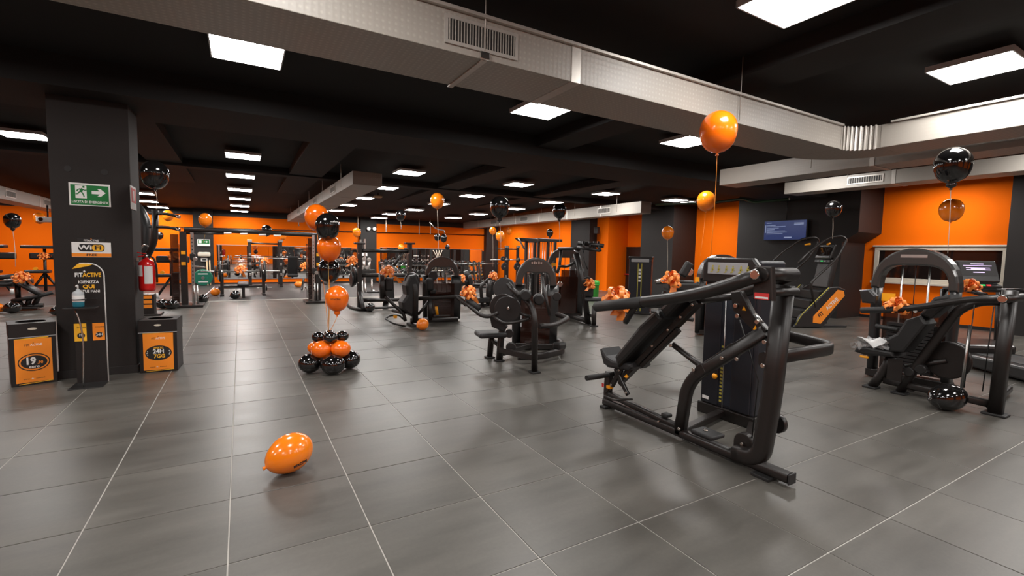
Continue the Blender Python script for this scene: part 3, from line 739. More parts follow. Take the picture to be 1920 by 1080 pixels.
balloon('right one of two small black balloons below the central orange balloon', 832, 446, 13, B_BK, .27)
balloon('tiny black balloon on a post behind the arched weight tower', 839, 463, 9, B_BK, .19)
balloon('orange balloon on the corner pilaster', 924, 432, 13, B_OR2, .28, (924, 500), string=STRW)
balloon('orange balloon in front of the corner pilaster, lower and larger', 938, 442, 17, B_OR2, .29)
balloon('tiny orange balloon right of the corner pilaster', 955, 433, 11, B_OR2, .27)
balloon('tiny black balloon left of two over the tall frame machine', 1010, 427, 10, B_BK, .27, neck=True)
balloon('small black balloon right of two over the tall frame machine', 1031, 436, 13, B_BK, .27, neck=True)
balloon('tiny orange balloon beside the top of the leg press rack', 752, 464, 12, B_OR2, .28)
balloon('largest orange balloon floating high over the incline press', 1347, 243, 67, B_OR, .30, (1331, 500, 4.45), string=STRO, dist=4.1)
balloon('orange balloon below the largest one in front of the orange panel', 1324, 375, 33, B_OR2, .29, (1313, 480), string=STRO)
balloon('orange balloon on a string over the ribboned machine by the dark pillar', 1252, 435, 22, B_OR2, .29, (1251, 522), string=STRW)
balloon('black balloon tied to the stair climber', 1563, 390, 27, B_BK, .28, (1561, 448), string=STRW)
balloon('big black balloon floating at the right in front of the duct', 1787, 306, 57, B_BK, .29, (1777, 475), neck=True, string=STRW)
balloon('pale orange balloon against the orange wall above the window', 1784, 392, 37, B_OR2, .30, dist=8.5)
fb, FD, FM = floor_balloon('orange balloon lying alone on the foreground floor', 543, 893, 88, B_OR2, .25, .34, 1.22)
# print on it
pr_dir = V((.42, -.80, -.30)).normalized(); c_ = pr_dir*(FD*.5*1.03)
text('print', 'FITACTIVE', .017, frame_mat(c_, V((.88, .40, .18)), V((-.2, -.25, .9))), BLACKP, fb, .004, .02, .85)
floor_balloon('orange balloon on the floor against the inner thigh machine', 792, 620, 25, B_OR2, .4, .3, 1.1)
floor_balloon('black balloon on the floor under the shoulder press', 1774, 769, 68, B_BK, -.45, .12, 1.35, 0.0, .02)
floor_balloon('black balloon on the floor at the left edge beside an orange one', 23, 588, 26, B_BK, .2, .1, 1.2)
floor_balloon('orange balloon cut by the left edge on the floor', -7, 588, 22, B_OR2, .2, .2, 1.1)
floor_balloon('black balloon peeping out left of the column on the floor', 108, 592, 22, B_BK, .2, .2, 1.2)
floor_balloon('black balloon on the floor before the left crossover upright, left of two', 306, 579, 24, B_BK, .1, .1, 1.35)
floor_balloon('black balloon on the floor before the left crossover upright, right of two', 323, 580, 24, B_BK, -.2, .1, 1.35)
floor_balloon('black balloon on the floor right of the left crossover upright', 381, 569, 19, B_BK, .2, .3, 1.1)
floor_balloon('black balloon on the rubber floor under the flat bench', 441, 561, 18, B_BK, .2, .3, 1.15)
floor_balloon('orange balloon on the rubber floor behind the left bench post', 404, 555, 16, B_OR2, .2, .2, 1.1)
floor_balloon('orange balloon on the rubber floor in front of the mirror', 560, 539, 15, B_OR2, .2, .1, 1.25)
floor_balloon('black balloon on the floor inside the leg press rack', 694, 585, 18, B_BK, .2, .3, 1.05)
# balloon centrepiece in the aisle
cpos = V((.985, 6.42, 0)); cp = empty('balloon_centrepiece', 'centrepiece of clustered black and orange balloons with a floating bouquet', 'balloon bouquet', cpos)
def cluster(px, py, wpx, m, dist, squash=.86):
    c = atD(px, py, dist) - cpos; R = wpx*dist/F_PX/2
    prof = [(max(R*math.cos(a), .0004), R*squash*math.sin(a)) for a in [PI/2 - k/12*PI for k in range(13)]]
    M = Matrix.Translation(c); return MB().lathe(prof, 22, M).build('balloon', m, cp)
dc = (cpos-V((0, 0, EYE))).dot(CF)
for px, py, w_ in ((581, 681, 42), (624, 683, 45), (655, 674, 40)):
    q_ = G(px, py, .118); cluster(px, py, w_, B_BK, (q_-V((0, 0, EYE))).dot(CF))
dc -= .28
for px, py, w_, m_, dd in ((617, 668, 40, B_BK, .30), (603, 655, 38, B_OR, -.13), (639, 654, 36, B_OR, -.1), (590, 652, 26, B_OR, .1), (628, 650, 34, B_OR, .14),
                          (597, 632, 24, B_BK, .02), (620, 633, 27, B_BK, -.12), (642, 630, 23, B_BK, .02), (618, 629, 24, B_BK, .13)):
    cluster(px, py, w_, m_, dc+dd)
top = atD(616, 625, dc) - cpos
for px, py, w_, m_, dd, nk in ((594, 405, 43, B_OR, .12, False), (614, 422, 44, B_BK, -.12, False), (617, 463, 43, B_OR, -.02, False), (617, 505, 40, B_BK, .08, False), (632, 557, 42, B_OR, -.1, True)):
    c = atD(px, py, dc+dd) - cpos; D = w_*(dc+dd)/F_PX
    b_, zn = balloon_mesh(D, m_, nk, 'balloon', cp, M=Matrix.Translation(c))
    p0 = c + V((0, 0, zn)); MB().tube([p0, p0.lerp(top, .5)+V((.01, 0, 0)), top], .0028, .3, n=5).build('string', STRG if m_ == B_BK else STRO, b_)
    if px == 632:
        text('print', 'FITACTIVE', .02, frame_mat(c + V((-.04, -D*.505, -.015)), (1, .08, -.04), (0, 0, 1)), BLACKP, b_, .004, .01, .9)
    if px == 614:
        text('print', 'FITACTIVE', .017, frame_mat(c + V((.055, -D*.48, .035)), (1, .42, .06), (0, .2, 1)), WHITE, b_, .004, .01, .85)

# ------------------------------------------------------------------ ribbon bows
def bow_meshes(S=.1):
    lp = MB(); rnd = random.Random(3)
    dirs = [(a+rnd.random()*.3, el+rnd.random()*.25) for el, na in ((-.1, 9), (.35, 9), (.85, 6), (1.3, 3)) for a in [2*PI*k/na+el*2 for k in range(na)]]
    for a, el in dirs:
        d = V((math.cos(a)*math.cos(el), math.sin(a)*math.cos(el), math.sin(el)))
        side = d.cross(V((0, 0, 1))); side = side.normalized() if side.length > .05 else V((1, 0, 0)); up = side.cross(d)
        tw = rnd.random()*1.2-.6; side, up = side*math.cos(tw)+up*math.sin(tw), up*math.cos(tw)-side*math.sin(tw)
        L = S*(.8+.4*rnd.random()); wd = S*.16; K = 9; row = []
        for k in range(K+1):
            t = 2*PI*k/K; x = L*.5*(1-math.cos(t)); z = L*.22*math.sin(t)*(1+.5*x/L)
            row.append((d*x+up*z-side*wd*(.4+.6*x/L), d*x+up*z+side*wd*(.4+.6*x/L)))
        vs = [(lp.bm.verts.new(p), lp.bm.verts.new(q)) for p, q in row]
        for (a1, b1), (a2, b2) in zip(vs, vs[1:]):
            f = lp.bm.faces.new((a1, b1, b2, a2)); f.smooth = True
    return lp
def bow(label, p, S=.1, tails=((.05, -.02, -.28), (-.04, -.03, -.22)), up=(0, -.35, 1)):
    e = empty('ribbon_bow', label, 'ribbon bow', p, 0, 'orange ribbon bows')
    q = V((0, 0, 1)).rotation_difference(V(up).normalized()).to_matrix().to_4x4()
    bow_meshes(S).xf(q).build('loops', RIBBON, e)
    MB().lathe([(0, -S*.2), (S*.2, 0), (0, S*.2)], 8, q).build('knot', RIBBON, e)
    for t in tails:
        t = V(t); s_ = V((-t.y, t.x, 0)); s_ = s_.normalized()*S*.22 if s_.length > .01 else V((S*.22, 0, 0))
        s_ = V((S*.2, -S*.12, 0)); mid = t*.5 + V((.02, -.015, .02)); tm = MB()
        for a, b in ((V((0, 0, 0)), mid), (mid, t)):
            tm.quad(a-s_, a+s_, b+s_*1.15, b-s_*1.15)
        tm.build('tail', RIBBON, e)
    return e

# ------------------------------------------------------------------ strength machines
def B(e):
    """part maker for shapes given in world space under an unrotated thing"""
    def f(mb, name, m, par=None): return mb.xf(Matrix.Translation(-V(e.location))).build(name, m, par or e)
    return f
def bolts(b, par, pts, r=.016, ax=(-1, 0, 0), t=.012, m=BOLT):
    for p in pts:
        p = V(p); b(MB().cyl(p, p+V(ax)*t, r, 10, bev=.003), 'bolt', m, par)
def pad_profile(pts, width, axis=(1, 0, 0), bev=.03):
    return MB().prism(pts, axis, width, bev)
def stack(mb, lo, hi, n=14):
    lo, hi = V(lo), V(hi); h = (hi.z-lo.z)/n
    for k in range(n): mb.bx((lo.x, lo.y, lo.z+k*h+.004), (hi.x, hi.y, lo.z+(k+1)*h-.004))
    return mb
DOME = mat('glossy_dome', (.036, .034, .032), .27, noise=.1, nscale=6, coat=.3)
def arch_tower(b, c, w, h, ax, d=.16, leg=.10, brand=True, nrod=2, cover=True, zt=.10):
    """weight stack under a bent arch; c = base centre, ax = unit vector along the arch's width"""
    ax = V(ax).normalized(); nr = ax.cross(V((0, 0, 1))); c = V(c); hw = w/2
    zs = h*.70; ro_x, ro_z = hw+leg*.35, h-zs                      # dome springs at zs
    N = 20; outer = []; inner = []
    for k in range(N+1):
        t = PI*k/N; outer.append(c - ax*(ro_x*math.cos(t)) + V((0, 0, zs + ro_z*math.sin(t)**.85)))
        th_ = leg*.78 + leg*.95*math.sin(t)**2
        inner.append(c - ax*((ro_x-leg*.78)*math.cos(t)) + V((0, 0, zs + (ro_z-th_)*math.sin(t)**.8)))
    arch = b(MB().prism(outer + inner[::-1], nr, d, .022), 'weight_arch', DOME)
    for s in (-1, 1):
        b(MB().tube([c+ax*(s*(ro_x-leg*.39))+V((0, 0, zs+.01)), c+ax*(s*(ro_x-leg*.39))+V((0, 0, h*.45)), c+ax*(s*(ro_x-leg*.5))+V((0, 0, .04))], .05, .3, 12, sq=(leg*.37, d*.45)), 'arch_leg', FRAME2)
    lo = c - ax*(hw*.62) - nr*d*.32 + V((0, 0, .14)); hi = c + ax*(hw*.62) + nr*d*.32 + V((0, 0, .14+h*.36))
    st = MB(); n = 14; hh = (h*.36)/n
    R = Matrix((ax, nr, V((0, 0, 1)))).transposed()
    for k in range(n): st.box(c + V((0, 0, .14+(k+.5)*hh)), (w*.60, d*.62, hh*.8), R)
    b(st, 'weight_stack', STACKM)
    for s in (-1, 1):
        b(MB().cyl(c+ax*(s*w*.17)+V((0, 0, .12)), c+ax*(s*w*.17)+V((0, 0, h*.88)), .011, 8), 'guide_rod', STEEL)
    b(MB().cyl(c+V((0, 0, .14+h*.36)), c+V((0, 0, h*.9)), .005, 6), 'cable', CABLE)
    if cover:
        b(MB().box(c+nr*(d*.40)+V((0, 0, h*.33)), (w*.84, .008, h*.52), R), 'smoked_cover', SMOKE)
    b(MB().beam(c-ax*(hw+.03)+V((0, 0, .06)), c+ax*(hw+.03)+V((0, 0, .06)), d*.9, .09), 'base_beam', FRAME)
    return arch

# ---- incline press in the foreground
X0 = 3.12
e = empty('incline_press_machine', 'black incline chest press machine with tall weight tower, nearest on the right', 'gym machine', (X0, 2.5, 0)); b = B(e)
S = lambda px, py, x=X0: onX(px, py, x)
r0, r1 = G(1131, 768), G(1457, 899)
rail = b(MB().tube([(X0, 3.48, .055), (X0, 1.66, .055)], .04, n=12, sq=(.042, .036)), 'base_rail', FRAME)
b(MB().box((X0, 1.65, .055), (.086, .012, .074), None, .01), 'end_cap', GREYPAD, rail)
b(MB().box((X0, 1.82, .012), (.17, .13, .024), None, .006), 'rubber_foot', GRIP, rail)
b(MB().box((X0, 3.44, .012), (.15, .08, .024), None, .006), 'rubber_foot', GRIP, rail)
post = b(MB().tube([(X0, 2.06, .07), (X0, 1.87, .10), S(1447, 744), S(1470, 535)], .05, .12, 14, sq=(.052, .060), nf=6), 'main_post', FRAME)
bolts(b, post, [S(1443, 640)-V((.056, 0, 0)), S(1440, 684)-V((.056, 0, 0))], .016)
# bent diagonal
diag = b(MB().tube([S(1275, 812), S(1288, 728), S(1306, 702), S(1437, 620)], .045, .10, 12, sq=(.046, .042), nf=6), 'diagonal_frame', FRAME)
bolts(b, diag, [S(1362, 670)-V((.05, 0, 0)), S(1390, 672)-V((.05, 0, 0)), S(1282, 802)-V((.05, 0, 0))], .015)
b(MB().prism([S(1350, 660), S(1372, 643), S(1392, 650), S(1384, 672)], (1, 0, 0), .03, .004), 'link_plate', FRAME, diag)
# seat side
slide = b(MB().tube([S(1140, 737), S(1270, 800)], .03, n=10, sq=(.030, .026)), 'slide_beam', FRAME)
bolts(b, slide, [S(1240, 789)-V((.032, 0, 0))], .012)
b(MB().box(S(1250, 778), (.07, .07, .03), None, .01), 'stop_block', GRIP, slide)
b(MB().beam((X0, 3.45, .05), (X0, 3.44, .36), .07, .06), 'front_post', FRAME)
b(MB().bx((X0-.037, 3.47, .2), (X0-.035, 3.50, .235)), 'warning_label', REDP)
for s in (-1, 1):
    b(MB().tube([(X0+s*.03, 3.42, .335), (X0+s*.30, 3.42, .335)], .026, n=12), 'foot_grip', GRIP)
b(MB().tube([(X0-.05, 3.36, .22), (X0-.16, 3.33, .17), (X0-.16, 3.18, .17), (X0-.03, 3.08, .19)], .010, .04, 8), 'adjust_lever', FRAME)
b(MB().box((X0-.06, 3.36, .235), (.05, .05, .03), None, .006), 'seat_latch', YELLOW)
seat = b(pad_profile([(X0, 3.53, .585), (X0, 3.50, .60), (X0, 3.43, .54), (X0, 3.34, .515), (X0, 3.10, .535), (X0, 3.08, .50), (X0, 3.13, .465), (X0, 3.40, .435), (X0, 3.47, .45)], .25, bev=.022).xf(Matrix.Translation((.02, -.05, 0))), 'seat', GREYPAD)
b(MB().box((X0, 3.28, .445), (.16, .22, .02), (-.08, 0, 0), .004), 'seat_plate', FRAME, seat)
b(MB().beam((X0-.05, 3.34, .25), (X0-.05, 3.22, .44), .03, .05), 'seat_link', FRAME, seat)
b(MB().beam((X0+.05, 3.34, .25), (X0+.05, 3.22, .44), .03, .05), 'seat_link', FRAME, seat)
b(MB().beam((X0-.05, 3.12, .22), (X0-.05, 3.30, .43), .028, .045), 'seat_link', FRAME, seat)
bolts(b, seat, [(X0-.066, 3.23, .43), (X0-.066, 3.33, .26), (X0-.066, 3.13, .24)], .013)
# backrest
q0, q1 = V((X0, 3.18, .47)), V((X0, 2.50, 1.16)); dv = (q1-q0).normalized(); nv = V((0, dv.z, -dv.y))
def along(t, off): return q0 + (q1-q0)*t + nv*off
bk = b(pad_profile([along(0, .0), along(.04, .10), along(.5, .125), along(.74, .105), along(.75, .0)], .29, bev=.03), 'backrest', PAD)
b(pad_profile([along(.77, .0), along(.765, .10), along(.98, .085), along(1.0, .0)], .26, bev=.03), 'head_pad', PAD)
spine = b(MB().beam(along(-.18, -.05), along(1.04, -.05), .08, .05), 'back_spine', FRAME)
b(MB().beam(along(.15, -.095), along(.72, -.095), .05, .04), 'adjust_ladder', FRAME, spine)
bolts(b, spine, [along(t, -.05)-V((.042, 0, 0)) for t in (.1, .42, .66, .84, 1.0)], .013)
b(MB().lathe([(0, -.022), (.022, 0), (0, .022)], 10, Matrix.Translation(along(-.02, -.09)-V((.07, 0, 0)))), 'adjust_knob', YELLOW, spine)
br = b(MB().tube([S(1262, 646), S(1327, 696)], .024, n=10), 'brace', FRAME)
b(MB().prism([S(1312, 684), S(1322, 680), S(1330, 697), S(1316, 708), S(1305, 702)], (1, 0, 0), .09, .006), 'brace_bracket', FRAME, br)
bolts(b, br, [S(1309, 692)-V((.05, 0, 0)), S(1263, 647)-V((.03, 0, 0))], .016)
b(MB().tube([along(1.03, -.03), S(1376, 556)], .026, n=10), 'upper_tube', FRAME)
b(MB().box(along(1.03, -.02), (.10, .09, .03), (-.5, 0, 0), .01), 'tube_cap', GREYPAD)
lk = b(MB().prism([S(1374, 548), S(1392, 545), S(1416, 590), S(1442, 618), S(1430, 634), S(1396, 600), S(1378, 582)], (1, 0, 0), .05, .006), 'link_arm', FRAME)
bolts(b, lk, [S(1385, 573)-V((.03, 0, 0)), S(1388, 592)-V((.03, 0, 0)), S(1425, 603)-V((.03, 0, 0))], .017)
for px, py in ((1395, 579), (1416, 615), (1373, 653)):
    p = S(px, py, X0-.03); b(MB().prism([p+V((0, -.016, -.012)), p+V((0, .016, -.012)), p+V((0, 0, .018))], (1, 0, 0), .002), 'warning_triangle', YELLOW, lk)
b(MB().tube([S(1414, 590), S(1428, 607)], .02, n=10), 'shock_absorber', STEEL, lk)
# arms on a common axle
PX = X0-.32; piv = S(1425, 515, PX)
axle = b(MB().tube([piv, piv+V((.37, 0, 0))], .045, n=16), 'pivot_axle', FRAME)
b(MB().prism([piv+V((.045, .055, .05)), piv+V((.045, -.055, .05)), piv+V((.045, -.075, -.16)), piv+V((.045, .055, -.16))], (1, 0, 0), .05, .008), 'pivot_bracket', FRAME, axle)
b(MB().bx((piv.x+.017, piv.y-.055, piv.z-.155), (piv.x+.0195, piv.y+.04, piv.z-.115)), 'warning_label', REDP, axle)
b(MB().bx((piv.x+.0165, piv.y-.05, piv.z-.15), (piv.x+.019, piv.y+.035, piv.z-.138)), 'label_text', WHITE, axle)
b(MB().cyl(piv-V((.05, 0, 0)), piv-V((.062, 0, 0)), .03, 14, bev=.004), 'pivot_bolt', BOLT, axle)
b(MB().tube([piv+V((.05, -.03, -.11)), piv+V((.36, -.03, -.11))], .026, n=12), 'counter_tube', FRAME, axle)
for s in (-1, 1):
    ax_ = X0+s*.32
    def A_(px, py):
        p = S(px, py, PX)
        if s > 0: p.x = X0 + .04 + .30*min(1, max(0, (p.y-piv.y)/1.0))
        return p
    pts = [piv.copy() if s < 0 else piv+V((.35, 0, 0)), A_(1350, 541), A_(1280, 557), A_(1200, 567), A_(1120, 575)]
    arm = b(MB().tube(pts, .045, .25, 14, nf=4, radii=None), 'press_arm', FRAME)
    b(MB().tube([A_(1206, 566.5), A_(1119, 575)], .047, n=14), 'hand_grip', GRIP, arm)
    g0 = A_(1192, 572); g1 = g0 + V((-s*.16, .27, -.18))
    b(MB().tube([g0, g1], .026, n=12), 'inner_grip', GRIP, arm)
    b(MB().cyl(g1, g1+(g1-g0).normalized()*.015, .027, 12), 'grip_tip', CHROME, arm)
# weight tower
tx0, tx1, ty0, ty1, th = 3.85, 4.22, 2.40, 2.95, 1.50
tw = b(MB().bx((tx0, ty0, .10), (tx1, ty1, th-.02), .025, 3), 'weight_tower', SHROUD)
b(MB().bx((tx0-.012, ty0+.03, .12), (tx0+.002, ty0+.22, 1.28), .008), 'tower_panel', SHROUD, tw)
b(MB().bx((tx0-.012, ty1-.20, .12), (tx0+.002, ty1-.02, 1.28), .008), 'tower_panel', SHROUD, tw)
b(MB().bx((tx0-.004, ty0+.22, .14), (tx0+.002, ty1-.20, 1.25)), 'tower_channel', SHROUD2, tw)
b(MB().prism([(tx0-.02, ty0+.0, 1.27), (tx0-.02, ty1+.0, 1.27), (tx0-.02, ty1, 1.44), (tx0-.02, ty1-.05, th), (tx0-.02, ty0+.05, th), (tx0-.02, ty0, 1.44)], (1, 0, 0), .06, .015), 'head_cover', FRAME2, tw)
b(MB().bx((tx0-.056, ty0+.09, 1.35), (tx0-.05, ty1-.06, 1.455), .002), 'instruction_panel', GREYP, tw)
for k in range(6):
    y = ty1-.11-k*.065-(.012*(k//2)); zc0 = 1.40; fig = MB(); u = tx0-.058
    fig.bx((u, y-.006, zc0-.03), (u+.002, y+.006, zc0+.012)); fig.bx((u, y-.02, zc0-.012), (u+.002, y+.004, zc0-.004)); fig.bx((u, y-.012, zc0+.016), (u+.002, y, zc0+.03)); fig.bx((u, y+.004, zc0-.035), (u+.002, y+.02, zc0-.028)); fig.bx((u, y-.018, zc0+.002), (u+.002, y-.006, zc0+.008))
    b(fig, 'pictogram', PRINTY, tw)
b(stack(MB(), (tx0-.002, ty0+.235, .14), (tx0+.02, ty1-.215, .70), 16), 'weight_stack', STACKM, tw)
for k in range(16):
    z = .17 + k*.034
    b(MB().bx((tx0-.006, ty0+.31, z-.009), (tx0-.003, ty0+.335, z+.009)), 'weight_number', PRINTY, tw)
b(MB().lathe([(0, -.026), (.018, -.02), (.026, 0), (.018, .02), (0, .026)], 12, Matrix.Translation((tx0-.05, ty0+.36, .40))), 'selector_knob', YELLOW, tw)
b(MB().tube([(tx0-.05, ty0+.36, .40), (tx0-.06, ty0+.33, .52), (tx0-.02, ty0+.30, .66)], .006, .06, 6), 'selector_cord', CABLE, tw)
b(MB().bx((tx0-.014, ty1-.11, .15), (tx0-.012, ty1-.04, .18)), 'maker_plate', WHITE, tw)
b(MB().bx((tx0-.01, ty0-.02, 0.0), (tx1+.02, ty1+.02, .11), .012), 'tower_base', FRAME)
b(MB().tube([(tx0-.03, ty0+.28, .12), (tx0-.03, ty0+.30, 1.2)], .005, n=6), 'cable', STEEL)
# cross members and pulleys
b(MB().beam((X0, 2.55, .06), (tx0+.05, 2.72, .06), .07, .06), 'cross_member', FRAME)
b(MB().beam((X0, 2.0, .06), (tx0+.1, 2.46, .05), .05, .05), 'cross_member', FRAME)
pd = b(MB().box((X0+.08, 2.36, .10), (.16, .20, .03), None, .01), 'foot_plate', GREYPAD)
b(MB().cyl((X0+.08, 2.38, .115), (X0+.08, 2.38, .125), .018, 10), 'bolt', BOLT, pd)
pl = b(MB().prism([(X0+.06, 2.03+.075*math.cos(a), .15+.075*math.sin(a)) for a in [k*PI/10 for k in range(11)]]+[(X0+.06, 1.955, .07), (X0+.06, 2.105, .07)], (1, 0, 0), .05, .006), 'pulley_housing', FRAME)
bolts(b, pl, [(X0+.03, 2.03, .145), (X0+.03, 1.98, .09)], .014)
b(MB().tube([(X0+.06, 1.98, .18), (X0+.10, 1.98, .62), (X0+.02, 2.1, 1.05)], .005, n=6), 'cable', CABLE)
b(MB().cyl((X0+.10, 1.84, .35), (X0+.14, 1.84, .35), .07, 16, bev=.006), 'pulley', FRAME2)
# guard loop to the right
b(MB().tube([(X0, 1.90, .80), (X0+.98, 1.90, .80), (X0+1.20, 2.40, .80), (tx1-.02, 2.62, .80)], .042, .16, 12, sq=(.030, .048), nf=6), 'guard_loop', FRAME)
bow('big orange ribbon bow on the grip of the incline press', onX(1160, 566, X0-.20)+V((0, .02, 0)), .14, ((.03, -.02, -.17), (-.05, -.02, -.12)))

# ---- shoulder press machine at the right edge
X0 = 6.45
e = empty('shoulder_press_machine', 'black seated shoulder press machine with arched weight stack at the right edge', 'gym machine', (X0, 2.1, 0)); b = B(e)
b(MB().tube([(X0, 2.57, .02), (X0, 2.47, .22), (X0, 2.40, .42)], .05, .08, 12), 'seat_post', FRAME)
b(MB().box((X0, 2.58, .012), (.14, .14, .024), None, .008), 'rubber_foot', GRIP)
bp = b(MB().tube([(X0, 2.30, .03), (X0, 2.14, .42), (X0, 1.86, 1.02), (X0, 1.70, 1.12), (X0, 1.54, 1.13)], .045, .12, 12, nf=6), 'back_spine', FRAME)
b(MB().box((X0, 2.30, .012), (.13, .14, .024), None, .008), 'rubber_foot', GRIP)
pst = b(MB().tube([(X0, 1.52, .02), (X0, 1.50, 1.24)], .05, n=12, sq=(.055, .062)), 'main_post', FRAME)
b(MB().box((X0, 1.52, .012), (.16, .18, .024), None, .008), 'rubber_foot', GRIP)
b(MB().tube([(X0, 2.46, .12), (X0, 1.55, .10)], .03, n=10, sq=(.03, .04)), 'base_rail', FRAME)
b(MB().tube([(X0, 2.2, .08), (7.1, 2.5, .07)], .03, n=10, sq=(.03, .03)), 'cross_member', FRAME)
b(MB().tube([(X0, 1.56, .08), (7.6, 1.7, .07)], .03, n=10, sq=(.03, .04)), 'cross_member', FRAME)
seat = b(pad_profile([(X0, 2.72, .42), (X0, 2.70, .475), (X0, 2.60, .50), (X0, 2.34, .49), (X0, 2.32, .43), (X0, 2.62, .40)], .34, bev=.025), 'seat', PAD)
b(MB().box((X0-.13, 2.62, .375), (.03, .09, .03), None, .01), 'seat_lever', YELLOW, seat)
b(MB().bx((X0-.10, 2.26, .16), (X0-.09, 2.40, .40)), 'seat_bracket', FRAME, seat)
bk = b(pad_profile([(X0-.02, 2.37, .48), (X0-.02, 2.42, .62), (X0-.02, 2.32, .70), (X0-.02, 2.25, .86), (X0-.02, 2.12, .93), (X0-.02, 2.06, .84), (X0-.02, 2.24, .5)], .28, bev=.025), 'backrest', PAD)
b(pad_profile([(X0-.02, 2.14, .93), (X0-.02, 2.03, 1.13), (X0-.02, 1.90, 1.17), (X0-.02, 1.88, 1.11), (X0-.02, 2.04, .90)], .25, bev=.025), 'head_pad', PAD)
for s in (-1, 1):
    ax_ = X0+s*.26
    arm = b(MB().tube([(ax_, 1.44, 1.17), (ax_, 1.70, 1.15), (ax_, 2.22, .985), (ax_, 2.62, .93)], .032, .2, 12, nf=5), 'press_arm', FRAME)
    b(MB().tube([(ax_, 2.28, .975), (ax_, 2.63, .928)], .034, n=12), 'hand_grip', GRIP, arm)
    b(MB().tube([(ax_, 2.20, .985), (ax_-s*.14, 2.26, .95)], .022, n=10), 'inner_grip', GRIP, arm)
    b(MB().cyl((ax_-s*.14, 2.26, .95), (ax_-s*.15, 2.265, .948), .024, 10), 'grip_tip', CHROME, arm)
b(MB().tube([(X0-.32, 1.47, 1.17), (X0+.32, 1.47, 1.17)], .04, n=14), 'pivot_axle', FRAME)
b(MB().cyl((X0-.33, 1.47, 1.17), (X0-.345, 1.47, 1.17), .035, 14, bev=.004), 'pivot_bolt', CHROME)
for y in (1.58, 1.72):
    b(MB().tube([(X0-.1, y, 1.08), (X0+.05, y+.06, .2)], .005, n=6), 'cable', CABLE)
b(MB().tube([(X0+.05, 1.80, .12), (X0+.05, 1.78, .86)], .014, n=10), 'guide_bar', STEEL)
b(MB().cyl((X0-.02, 1.76, .10), (X0-.02, 1.76, .16), .02, 10), 'buffer', STEEL)
b(MB().cyl((X0+.10, 1.95, .45), (X0+.15, 1.95, .45), .20, 24, bev=.01), 'cam_disc', FRAME)
b(MB().tube([(X0+.1, 1.95, .45), (X0+.1, 2.3, .30)], .03, n=10), 'cam_arm', FRAME)
for y, z in ((2.22, .28), (2.12, .33)): b(MB().cyl((X0-.06, y, z), (X0+.02, y, z), .05, 14, bev=.006), 'pulley', FRAME2)
arch_tower(b, (7.12, 2.48, 0), .78, 1.66, (0, 1, 0), .18, .12)
b(MB().box((7.03, 2.48, 1.565), (.008, .26, .035)), 'brand_plate', STEEL)
b(MB().bx((6.99, 2.62, 1.0), (7.0, 2.76, 1.10)), 'warning_board', YELLOW)
b(MB().prism([(6.93, 2.97, 1.12), (6.93, 2.86, 1.14), (6.93, 2.78, 1.06), (6.93, 2.78, .96), (6.93, 2.93, .96)], (1, 0, 0), .10, .02), 'bottle_holder', FRAME2)
b(MB().tube([(6.95, 2.55, .66), (6.95, 2.78, .68)], .028, n=12), 'spring', GRIP)
b(MB().box((6.95, 2.5, .58), (.05, .05, .03), None, .008), 'stack_pin', YELLOW)
bow('orange ribbon bow on the left grip of the shoulder press', onX(1678, 577, X0-.22), .12, ((.05, -.02, -.06), (-.06, -.02, -.05)))
wr = MB(); rnd = random.Random(11); NX, NY = 12, 9; gv = []
for i in range(NX+1):
    row = []
    for j in range(NY+1):
        x = X0-.2+.34*j/NY; y = 2.36+.38*i/NX; z = .53+.06*math.sin(i*1.3+j)*rnd.random()+.045*rnd.random()
        if j <= 1 or i >= NX-1: z -= .05
        row.append(wr.bm.verts.new((x+.02*rnd.random(), y+.02*rnd.random(), z)))
    gv.append(row)
for i in range(NX):
    for j in range(NY): wr.bm.faces.new((gv[i][j], gv[i+1][j], gv[i+1][j+1], gv[i][j+1]))
wrap = empty('plastic_wrapping', 'crumpled clear plastic with white cloth on the shoulder press seat', 'packaging', (X0-.03, 2.55, .5)); b = B(wrap)
b(wr, 'clear_sheet', WRAP)
cl = MB(); gv = []
for i in range(9):
    row = []
    for j in range(7):
        y = 2.72-.34*i/8; x = X0-.20+.20*j/6; row.append(cl.bm.verts.new((x, y, .555+.05*math.sin(i*.9)*math.cos(j*.8)+.02*rnd.random())))
    gv.append(row)
for i in range(8):
    for j in range(6):
        f = cl.bm.faces.new((gv[i][j], gv[i+1][j], gv[i+1][j+1], gv[i][j+1])); f.smooth = True
b(cl, 'white_cloth', PAPER)

# ---- treadmill behind it
tp = atD(1832, 508, 7.0)
e = empty('treadmill', 'dark treadmill with lit console in front of the window', 'treadmill', (tp.x, tp.y, 0), 0)
fw_ = V((.55, .83, 0)).normalized()           # running direction
e.rotation_euler = (0, 0, math.atan2(fw_.y, fw_.x)-PI/2)
MB().bx((-.40, -1.75, .03), (.40, .05, .20), .03).build('deck', FRAME2, e)
MB().bx((-.26, -1.70, .20), (.26, -.35, .206)).build('running_belt', GRIP, e)
MB().box((0, -.12, .26), (.72, .42, .16), (.12, 0, 0), .04).build('motor_hood', FRAME2, e)
for s in (-1, 1):
    MB().tube([(s*.40, .0, .15), (s*.40, .05, 1.10)], .04, n=10, sq=(.03, .05)).build('upright', FRAME, e)
    MB().tube([(s*.40, .05, 1.10), (s*.40, -.25, 1.12), (s*.40, -.62, 1.06)], .03, .05, n=10).build('hand_rail', FRAME, e)
MB().tube([(-.40, -.05, 1.10), (.40, -.05, 1.10)], .03, n=10).build('cross_bar', FRAME, e)
con = MB().box((0, .0, 1.37), (.56, .05, .34), (-.35, 0, 0), .02).build('console', FRAME2, e)
tilt = Matrix.Rotation(-.35, 4, 'X')
